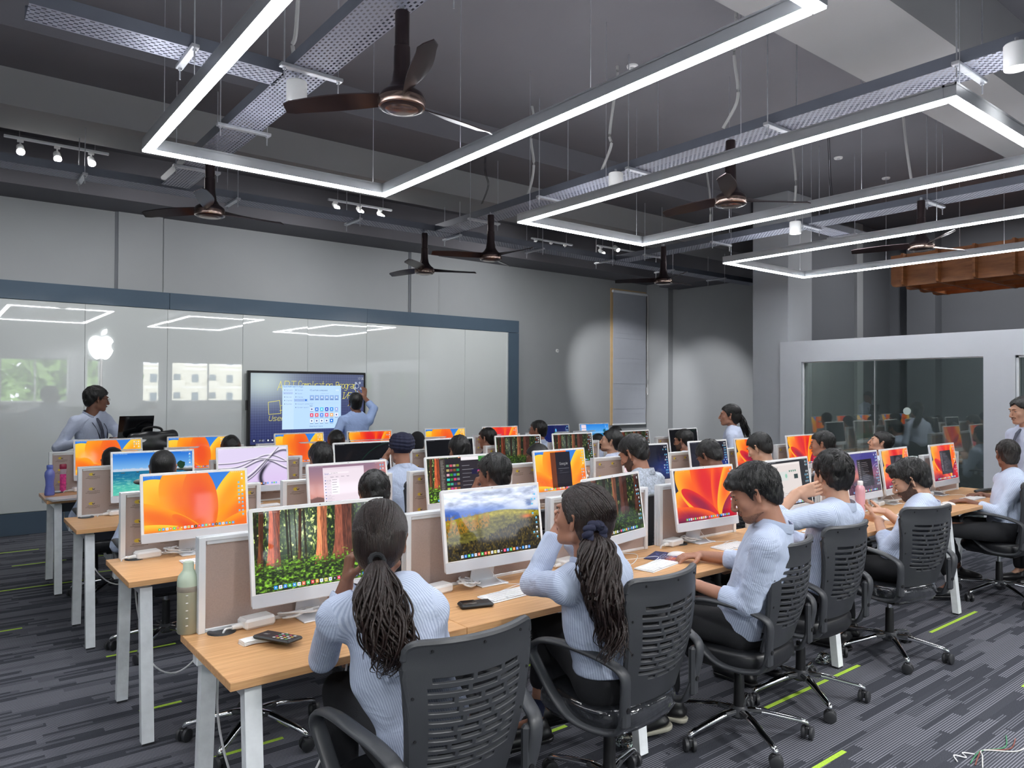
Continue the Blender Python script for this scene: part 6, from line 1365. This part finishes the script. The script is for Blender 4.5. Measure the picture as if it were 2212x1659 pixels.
person(dict(label='woman with a low ponytail standing by the grey end wall', head=A(1576, 898, y=4.95), hy=36, hp=2, by=28, q=1, woman=True, seed=53, hair='long', hairm='hair', tie=(0, -.125, .01), thick=1.2, shirt='shirt_s', face=True, locks=500, skin='skin',
    tail=dict(n=90, pts=[A(1592, 890, y=4.88), A(1600, 900, y=4.86), A(1606, 920, y=4.86), A(1612, 938, y=4.87), A(1618, 952, y=4.87)], r=.022, spread=[.9, 1.6, 2.2, 2.0, .8], w=.004, wob=.03)))
ob('hair_tie', MB().tube([tuple(A(1592, 889, y=4.88) + V3(.026 * math.cos(a * PI / 6), .02 * math.cos(a * PI / 6), .026 * math.sin(a * PI / 6))) for a in range(12)], .010, 8, closed=True), M['white_plastic'], label='white hair tie of the woman standing by the wall', category='hair tie')
person(dict(label='young man in shirt and patterned tie standing at the right edge', head=A(2208, 888, d=6.6), hy=52, hp=-8, by=60, q=1, seed=54, thick=1.2, face=True, tie_cloth=True, shirt='shirt_s', skin='skin_l', beard='moustache', locks=260))
# ================================================================== the big display and what stands around
def tv_canvas():
    w, h = 1280, 720; c = Cv(w, h); u, v = c.u, c.v
    c.a = rgb(84, 92, 122)[None, None] * (1 - v[..., None] * .75) + rgb(24, 30, 84)[None, None] * (v[..., None] * .75); c.mix(np.exp(-((u - .1) / .3) ** 2 - ((v - .12) / .35) ** 2) * .85, (206, 222, 216)); c.mix(np.exp(-((u - .5) / .25) ** 2 - ((v - .9) / .2) ** 2) * .5, (56, 70, 130))  # pale upper left corner is a reflection painted into the picture
    for i in range(1, 48): c.line([(i / 48, 0), (i / 48, 1)], (170, 190, 235), .8, .45)
    for i in range(1, 27): c.line([(0, i / 27), (1, i / 27)], (170, 190, 235), .8, .45)
    Y = (250, 238, 90)
    c.text(.22, .11, 'ART', .13, Y, 2.2, slant=.12, wf=.85); c.text(.40, .105, 'Complication', .105, Y, 2.0, slant=.1, gap=1.15, wf=.62); c.text(.735, .115, 'Program', .09, Y, 2.2, slant=.1, gap=1.1, wf=.75); c.text(.79, .27, 'I/F', .09, Y, 2.4, slant=.15)
    c.line([(.145, .41), (.24, .385), (.25, .57), (.15, .58), (.145, .41)], Y, 2.2); c.line([(.25, .46), (.27, .45)], Y, 2); c.line([(.24, .53), (.27, .52)], Y, 2); c.text(.15, .60, 'User', .07, Y, 2.0, slant=.2)
    c.line([(.90, .20), (.925, .24), (.93, .30)], Y, 2.2); c.line([(.85, .47), (.89, .41)], Y, 2.2)
    c.text(.945, .045, '17:35', .028, (255, 255, 255), 1.1, gap=1.2)
    for a in range(5): c.disc(.945 + .032 * math.cos(a * 1.25 + .3) , .185 + .075 * math.sin(a * 1.25 + .3), .016, (235, 240, 250)); c.disc(.945 + .032 * math.cos(a * 1.25 + .3), .185 + .075 * math.sin(a * 1.25 + .3), .010, (90, 110, 150))
    c.disc(.935, .17, .036, (225, 232, 245)); c.disc(.935, .17, .031, (60, 76, 120))
    c.rect(.262, .168, .785, .80, (186, 218, 252)); c.rect(.262, .20, .36, .80, (196, 224, 252)); c.text(.27, .172, 'System settings', .024, (60, 80, 120), .9)
    for i, t_ in enumerate(('Network', 'General', 'Device', 'Channel', 'System')): c.disc(.282, .236 + i * .05, .008, (110, 130, 170)); c.text(.296, .228 + i * .05, t_, .016, (90, 110, 150), .7)
    c.rect(.268, .262, .352, .296, (168, 190, 232), .6)
    for i, t_ in enumerate(('System', 'Sound', 'Display', 'Compass', 'Account connection', 'Screen layout')): c.text(.392, .228 + i * .05, t_, .016, (90, 110, 150), .7); c.disc(.378, .236 + i * .05, .008, (110, 130, 170))
    c.rect(.362, .362, .482, .402, (150, 178, 226), .7); c.disc(.466, .382, .014, (40, 110, 210)); c.text(.50, .225, '<Custom compass', .022, (50, 70, 110), .9); c.rect(.735, .225, .765, .247, (206, 230, 255)); c.text(.60, .277, 'Compass tools', .012, (130, 150, 190), .6)
    for i in range(6): c.rect(.50 + i * .045, .31, .538 + i * .045, .385, (146, 178, 226)); c.disc(.519 + i * .045, .342, .012, (225, 236, 252)); c.rect(.505 + i * .045, .368, .533 + i * .045, .376, (80, 104, 160), .8)
    c.line([(.5, .425), (.765, .425)], (140, 165, 205), .8, .6); c.text(.50, .455, 'App', .018, (50, 70, 110), .8)
    cc = [(214, 226, 244), (60, 120, 220), (70, 200, 230), (40, 60, 190), (50, 140, 230), (150, 170, 230), (226, 60, 100), (236, 80, 90), (90, 130, 230), (236, 80, 120), (240, 180, 110), (240, 235, 250), (240, 244, 250), (225, 232, 244), (238, 242, 250), (225, 232, 244), (20, 110, 220)]
    for k, q in enumerate(cc):
        x = .503 + (k % 6) * .045; y = .49 + (k // 6) * .085; c.rect(x, y, x + .03, y + .05, q); c.disc(x + .015, y + .025, .012, (250, 252, 255) if sum(q) < 560 else (70, 90, 150)); c.rect(x, y + .060, x + .03, y + .066, (90, 110, 150), .8)
    c.text(.50, .755, 'Shortcut tools', .018, (50, 70, 110), .8)
    for i, x in enumerate((.03, .085, .145, .18)): c.rect(x - .012, .925, x + .014, .965, (30, 34, 50), .7); c.rect(x - .005, .935, x + .007, .955, (235, 240, 250)) if i != 1 else c.text(x - .012, .936, '01/01', .02, (240, 244, 250), 1.)
    return c
p0, p1 = at(536, 800, y=10.2), at(789, 957, y=10.2); tw, th_ = p1.x - p0.x, p0.z - p1.z
tv = emp('interactive_display', ((p0.x + p1.x) / 2, 10.2, p1.z), label='large black framed touch display with yellow handwriting and an open settings window', category='display')
ob('frame', MB().box((0, .035, th_ / 2), (tw, .07, th_), .006), M['black'], tv)
ob('screen', quad('screen', tw - .07, th_ - .075, img_mat('display picture', tv_canvas(), SCR * 1.05, .05), M_=Matrix.Translation((0, -.0015, .042))), None, tv)
ob('bottom_bar', MB().box((0, .03, -.03), (tw - .1, .05, .05), .004), M['alu'], tv); ob('side_handle', MB().box((-tw / 2 - .01, .03, th_ * .55), (.02, .03, .14), .004), M['black'], tv)
for x in (-.5, .5): ob('wall_bracket', MB().box((x, .085, th_ / 2), (.05, .05, .5)), M['black'], tv)
# lectern table with laptop and bag
a, b = at(232, 949, y=8.25), at(352, 949, y=8.25); tz = a.z
lt = emp('lectern', ((a.x + b.x) / 2, 8.25, 0), label='white-topped lectern before the man with the lanyard', category='lectern')
ob('top', MB().box((0, 0, tz - .015), (b.x - a.x + .1, .45, .03), .004), M['white_plastic'], lt); ob('cabinet', MB().box((0, .02, (tz - .03) / 2), (b.x - a.x - .02, .38, tz - .03), .004), M['white_metal'], lt)
p = at(290, 945, y=8.2)
lap = emp('laptop', (p.x, 8.2, tz), R(8), label='open dark laptop seen from behind on the lectern', category='laptop')
ob('base', MB().box((0, .1, .008), (.33, .23, .016), .004), M['glassdark'], lap); ob('lid', MB().box((0, 0, .115), (.33, .006, .225), .003, Matrix.Translation((0, -.02, .012)) @ Matrix.Rotation(R(14), 4, 'X')), M['glassdark'], lap)
p = at(328, 945, y=8.1)
bg_ = emp('laptop_bag', (p.x - .0, 8.08, tz - .12), R(-6), label='black laptop bag slumped over the lectern edge', category='bag')
S = SDF((-.3, -.2, -.2), (.3, .2, .3), .012); S.ell((0, 0, .0), (.22, .07, .15), None, .03); S.cap((-.18, 0, .10), (.18, 0, .12), .05, .06, .03); S.cap((-.12, 0, -.1), (.14, 0, -.1), .07, .07, .03); S.bump(.01, 30, 3)
ob('shell', joinm('shell', [S.net()], M['seat']), None, bg_, loc=(0, 0, .03)); ob('handle', MB().tube(smooth([(-.09, 0, .15), (-.08, 0, .2), (0, -.01, .22), (.08, 0, .2), (.09, 0, .15)], 5), .012, 8), M['black'], bg_, loc=(0, 0, .02))
# bottles
def bottle(name, loc, prof, m, lab, lid=None, lm=None, band=None, cat='bottle'):
    t = emp(name, loc, label=lab, category=cat); ob('body', MB().lathe(prof, 28), m, t, ang=50)
    if lid: ob('lid', MB().lathe(lid, 28), lm, t, ang=40)
    return t
p = at(406, 1366, z=ZD); bo = mat('frosted olive plastic', (150, 146, 124), .3, var=.05, alpha=1, coat=.3); sg = mat('sage green cap', (186, 200, 180), .45, var=.03)
t = bottle('water_bottle', (p.x, p.y, ZD), [(0, 0), (.036, .001), (.039, .006), (.039, .17), (.038, .172)], bo, 'frosted olive water bottle with sage cap at the corner of the nearest desk', [(.0385, .172), (.0395, .18), (.0395, .195), (.036, .214), (.024, .23), (.019, .238), (.019, .262), (.017, .266), (0, .266)], sg)
ob('collar_band', MB().lathe([(.0392, .158), (.0402, .160), (.0402, .176), (.0392, .178)], 28), mat('taupe band', (150, 142, 130), .4), t)
for i in range(5): ob('measure_mark', MB().box((-.014, -.0372, .036 + i * .028), (.008, .002, .003)), M['white_plastic'], t, ang=20)
p = at(107, 1070, z=ZD); bp_ = mat('blue clear plastic', (110, 124, 208), .12, var=.1, coat=.5, alpha=.85)
bottle('water_bottle', (p.x, p.y, ZD), [(0, 0), (.036, .001), (.04, .01), (.037, .05), (.031, .09), (.033, .13), (.04, .17), (.038, .2), (.022, .225), (.02, .23)], bp_, 'blue waisted water bottle on the far left desk', [(.023, .228), (.025, .232), (.025, .256), (.022, .262), (0, .262)], mat('blue cap', (96, 116, 196), .4))
p = at(135, 1062, z=ZD); pk = mat('pink liquid bottle', (226, 70, 150), .12, var=.35, ns=40, coat=.6)
t = bottle('water_bottle', (p.x, p.y, ZD), [(0, 0), (.034, .001), (.036, .006), (.036, .16)], pk, 'clear bottle of pink drink with dark red lid, far left desk', [(.0365, .205), (.038, .208), (.038, .245), (.034, .25), (0, .25)], mat('dark red lid', (150, 40, 72), .35))
ob('clear_neck', MB().lathe([(.036, .16), (.036, .206)], 28), mat('clear plastic', (214, 196, 210), .1, alpha=.6), t)
p = at(1858, 1112, z=ZD); bottle('water_bottle', (p.x, p.y, ZD), [(0, 0), (.033, .001), (.035, .006), (.035, .19), (.03, .21), (.02, .222)], mat('pink enamel', (224, 168, 178), .3), 'slim pink flask with white cap beside the purple dusk screen', [(.02, .222), (.021, .226), (.021, .25), (.018, .254), (0, .254)], M['white_plastic'])
# papers
p = at(135, 1078, z=ZD); t = emp('paper_sheaf', (p.x + .04, p.y - .02, ZD), R(12), label='sheaf of loose white papers on the far left desk', category='papers')
for i in range(5): ob('sheet', MB().box((rnd.uniform(-.01, .01), rnd.uniform(-.01, .01), .002 + i * .003), (.29, .21, .0012), 0, Matrix.Rotation(R(rnd.uniform(-5, 5)), 4, 'Z')), M['white_plastic'], t, ang=20)
# phone on a folded handkerchief, power bank, mouse pads
pa, pb_ = at(578, 1384, z=ZD), at(622, 1398, z=ZD)
hk = emp('handkerchief', (pa.x - .02, pa.y - .0, ZD), R(-20), label='folded white handkerchief under the phone', category='handkerchief')
for i in range(3): ob('fold', MB().tube(smooth([(-.07, -.02 + i * .002, .003 + i * .0055), (-.02, .004, .004 + i * .0055), (.09, .01, .003 + i * .005)], 5), .026, 10, ry=.0032), mat('white cotton', (232, 230, 228), .9) if i == 0 else bpy.data.materials['white cotton'], hk)
cph = Cv(160, 320, (52, 50, 54)); cph.mix(sst(.3, .6, cph.v) * .4, (90, 84, 86)); cph.text(.36, .12, '08', .06, (230, 230, 230), 1.2); cph.text(.36, .19, '15', .06, (230, 230, 230), 1.2)
for j in range(4):
    for i in range(4): cph.disc(.17 + i * .22, .52 + j * .12, .04, [(235, 235, 235), (90, 180, 110), (240, 200, 90), (220, 90, 110), (240, 240, 245)][(i * 3 + j * 2) % 5])
c0 = (pa + pb_) / 2
phn = emp('smartphone', (c0.x + .0, c0.y, ZD + .018), R(28), label='black smartphone with a lit home screen on the nearest desk', category='phone')
phn.rotation_euler = (0, R(3), R(28)); ob('case', MB().box((0, 0, .006), (.080, .165, .012), .005), M['black'], phn)
q = quad('screen', .070, .152, img_mat('phone picture', cph, SCR * .8, .06), M_=Matrix.Translation((0, -.076, .0125)) @ Matrix.Rotation(-PI / 2, 4, 'X')); ob('screen', q, None, phn)
p = at(1027, 1310, z=ZD); pw_ = emp('power_bank', (p.x, p.y, ZD), R(-18), label='black power bank lying between the two nearest seats', category='power bank')
ob('case', MB().box((0, 0, .010), (.145, .072, .020), .008), M['black'], pw_); ob('glossy_panel', MB().box((-.03, 0, .0205), (.06, .060, .001)), M['glassdark'], pw_)
cm = Cv(256, 200, (40, 42, 84)); n_ = fbm(cm.u * 4, cm.v * 4, 3, 9); cm.mix(sst(.4, .8, cm.v + .3 * (n_ - .5)), (200, 96, 60)); cm.mix((n_ > .6) * .7, (70, 80, 150)); cm.text(.3, .35, 'KEEP', .18, (210, 205, 215), 1.6); cm.text(.3, .6, 'GOING', .16, (210, 205, 215), 1.6)
MP = img_mat('printed mouse pad', cm, base=True, rough=.7)
for (px, py, a_, lab) in ((1437, 1203, 24, 'printed mouse pad under the hand of the man looking down'), (1205, 1268, 10, 'printed mouse pad beside the elbow of the curly haired woman')):
    p = at(px, py, z=ZD); o = emp('mouse_pad', (p.x, p.y, ZD), R(a_), label=lab, category='mouse pad'); ob('pad', MB().box((0, 0, .0015), (.22, .18, .003), .001), M['black'], o); ob('print', quad('print', .214, .174, MP, M_=Matrix.Translation((0, -.087, .0032)) @ Matrix.Rotation(-PI / 2, 4, 'X')), None, o)
p = at(1462, 1199, z=ZD + .004); o = emp('mouse', (p.x, p.y, ZD + .004), R(60), label='white mouse under the hand of the man looking down', category='mouse'); ob('shell', bpy.data.meshes['shell'], None, o); ob('base', bpy.data.meshes['base'], None, o)
p = at(2130, 1064, z=ZD); o = emp('pencil_case', (p.x, p.y, ZD), R(-12), label='long black zipped pouch at the right end of the nearest row', category='pouch')
S = SDF((-.2, -.08, -.02), (.2, .08, .06), .008); S.cap((-.13, 0, .018), (.13, .01, .018), .03, .028, .01, (V3(0, 0, 1), .55)); S.bump(.003, 60, 4); ob('pouch', joinm('pouch', [S.net()], M['seat']), None, o); ob('zip', MB().tube([(-.13, 0, .036), (0, .004, .037), (.13, .01, .036)], .002, 6), M['alu'], o)
# cables under and on the desks
cable('hanging_cable', [(.86, 2.86, ZD - .03), (.86, 2.9, .45), (.93, 2.88, .16), (1.06, 2.86, .05), (1.2, 2.86, .10), (1.33, 2.86, .35), (1.38, 2.84, .68)], .0045, 'white cable looping to the floor under the nearest desk', None)
cable('hanging_cable', [(.86, 4.4, ZD - .03), (.88, 4.42, .5), (.95, 4.4, .2), (1.1, 4.4, .12), (1.25, 4.38, .3), (1.3, 4.36, .7)], .0045, 'white cable looping under the left end of the second row', None)
cable('hanging_cable', [(.86, 6.0, ZD - .05), (.9, 6.05, .45), (1.05, 6.0, .28), (1.3, 6.0, .35), (1.35, 6.0, .7)], .0045, 'white cable looping under the left end of the third row', None)
cable('hanging_cable', [(.9, 7.6, ZD - .05), (.95, 7.6, .45), (1.15, 7.6, .36), (1.3, 7.6, .7)], .0045, 'white cable looping under the left end of the farthest row', None)
cable('charging_lead', [(2.72, 2.80, ZD + .005), (2.85, 2.66, ZD + .004), (3.0, 2.72, ZD + .004), (3.10, 2.82, ZD + .004), (3.0, 2.88, ZD + .004), (2.86, 2.84, ZD + .004), (2.76, 2.72, ZD + .004), (2.78, 2.62, ZD + .004)], .0022, 'white charging lead curling over the desk between the curly haired woman and the mouse pad', None)
p = at(2125, 1640, z=0); wires = [((120, 60, 50), 0), ((60, 130, 90), .02), ((210, 210, 205), -.03)]
for c_, dx in wires:
    m_ = mat('stripped wire %d' % c_[0], c_, .5); ob('loose_wire', MB().tube(smooth([(p.x - .10, p.y + dx, .004), (p.x, p.y + dx * .5 + .02, .012), (p.x + .08, p.y + .03, .006), (p.x + .2, p.y - .04 + dx, .004), (p.x + .34, p.y - .02 + dx * 2, .004)], 6), .0026, 6), m_, label='loose %s cut wire on the carpet at lower right' % {120: 'red', 60: 'green', 210: 'white'}[c_[0]], category='wire')
p = at(2078, 1640, z=0); ob('thread_scrap', MB().tube(smooth([(p.x - .05, p.y, .004), (p.x - .01, p.y + .03, .01), (p.x + .02, p.y - .01, .006), (p.x + .06, p.y + .02, .004), (p.x + .09, p.y - .02, .004)], 6), .003, 6), M['cable_w'], label='scrap of white thread on the carpet near the cut wires', category='thread')
# plastic film loosely tied round two table feet
for (x, y, lab) in ((2.6, 2.42, 'scrap of clear packing film round the table foot by the curly haired woman'), (4.4, 2.42, 'scrap of clear packing film round the table foot behind the raised elbow')):
    S = SDF((x - .12, y - .12, -.02), (x + .12, y + .12, .14), .01); S.ell((x, y, .03), (.06, .05, .03), None, .01); S.bump(.02, 60, int(x * 7)); ob('packing_film', joinm('packing_film', [S.net()], M['film']), None, label=lab, category='plastic film')
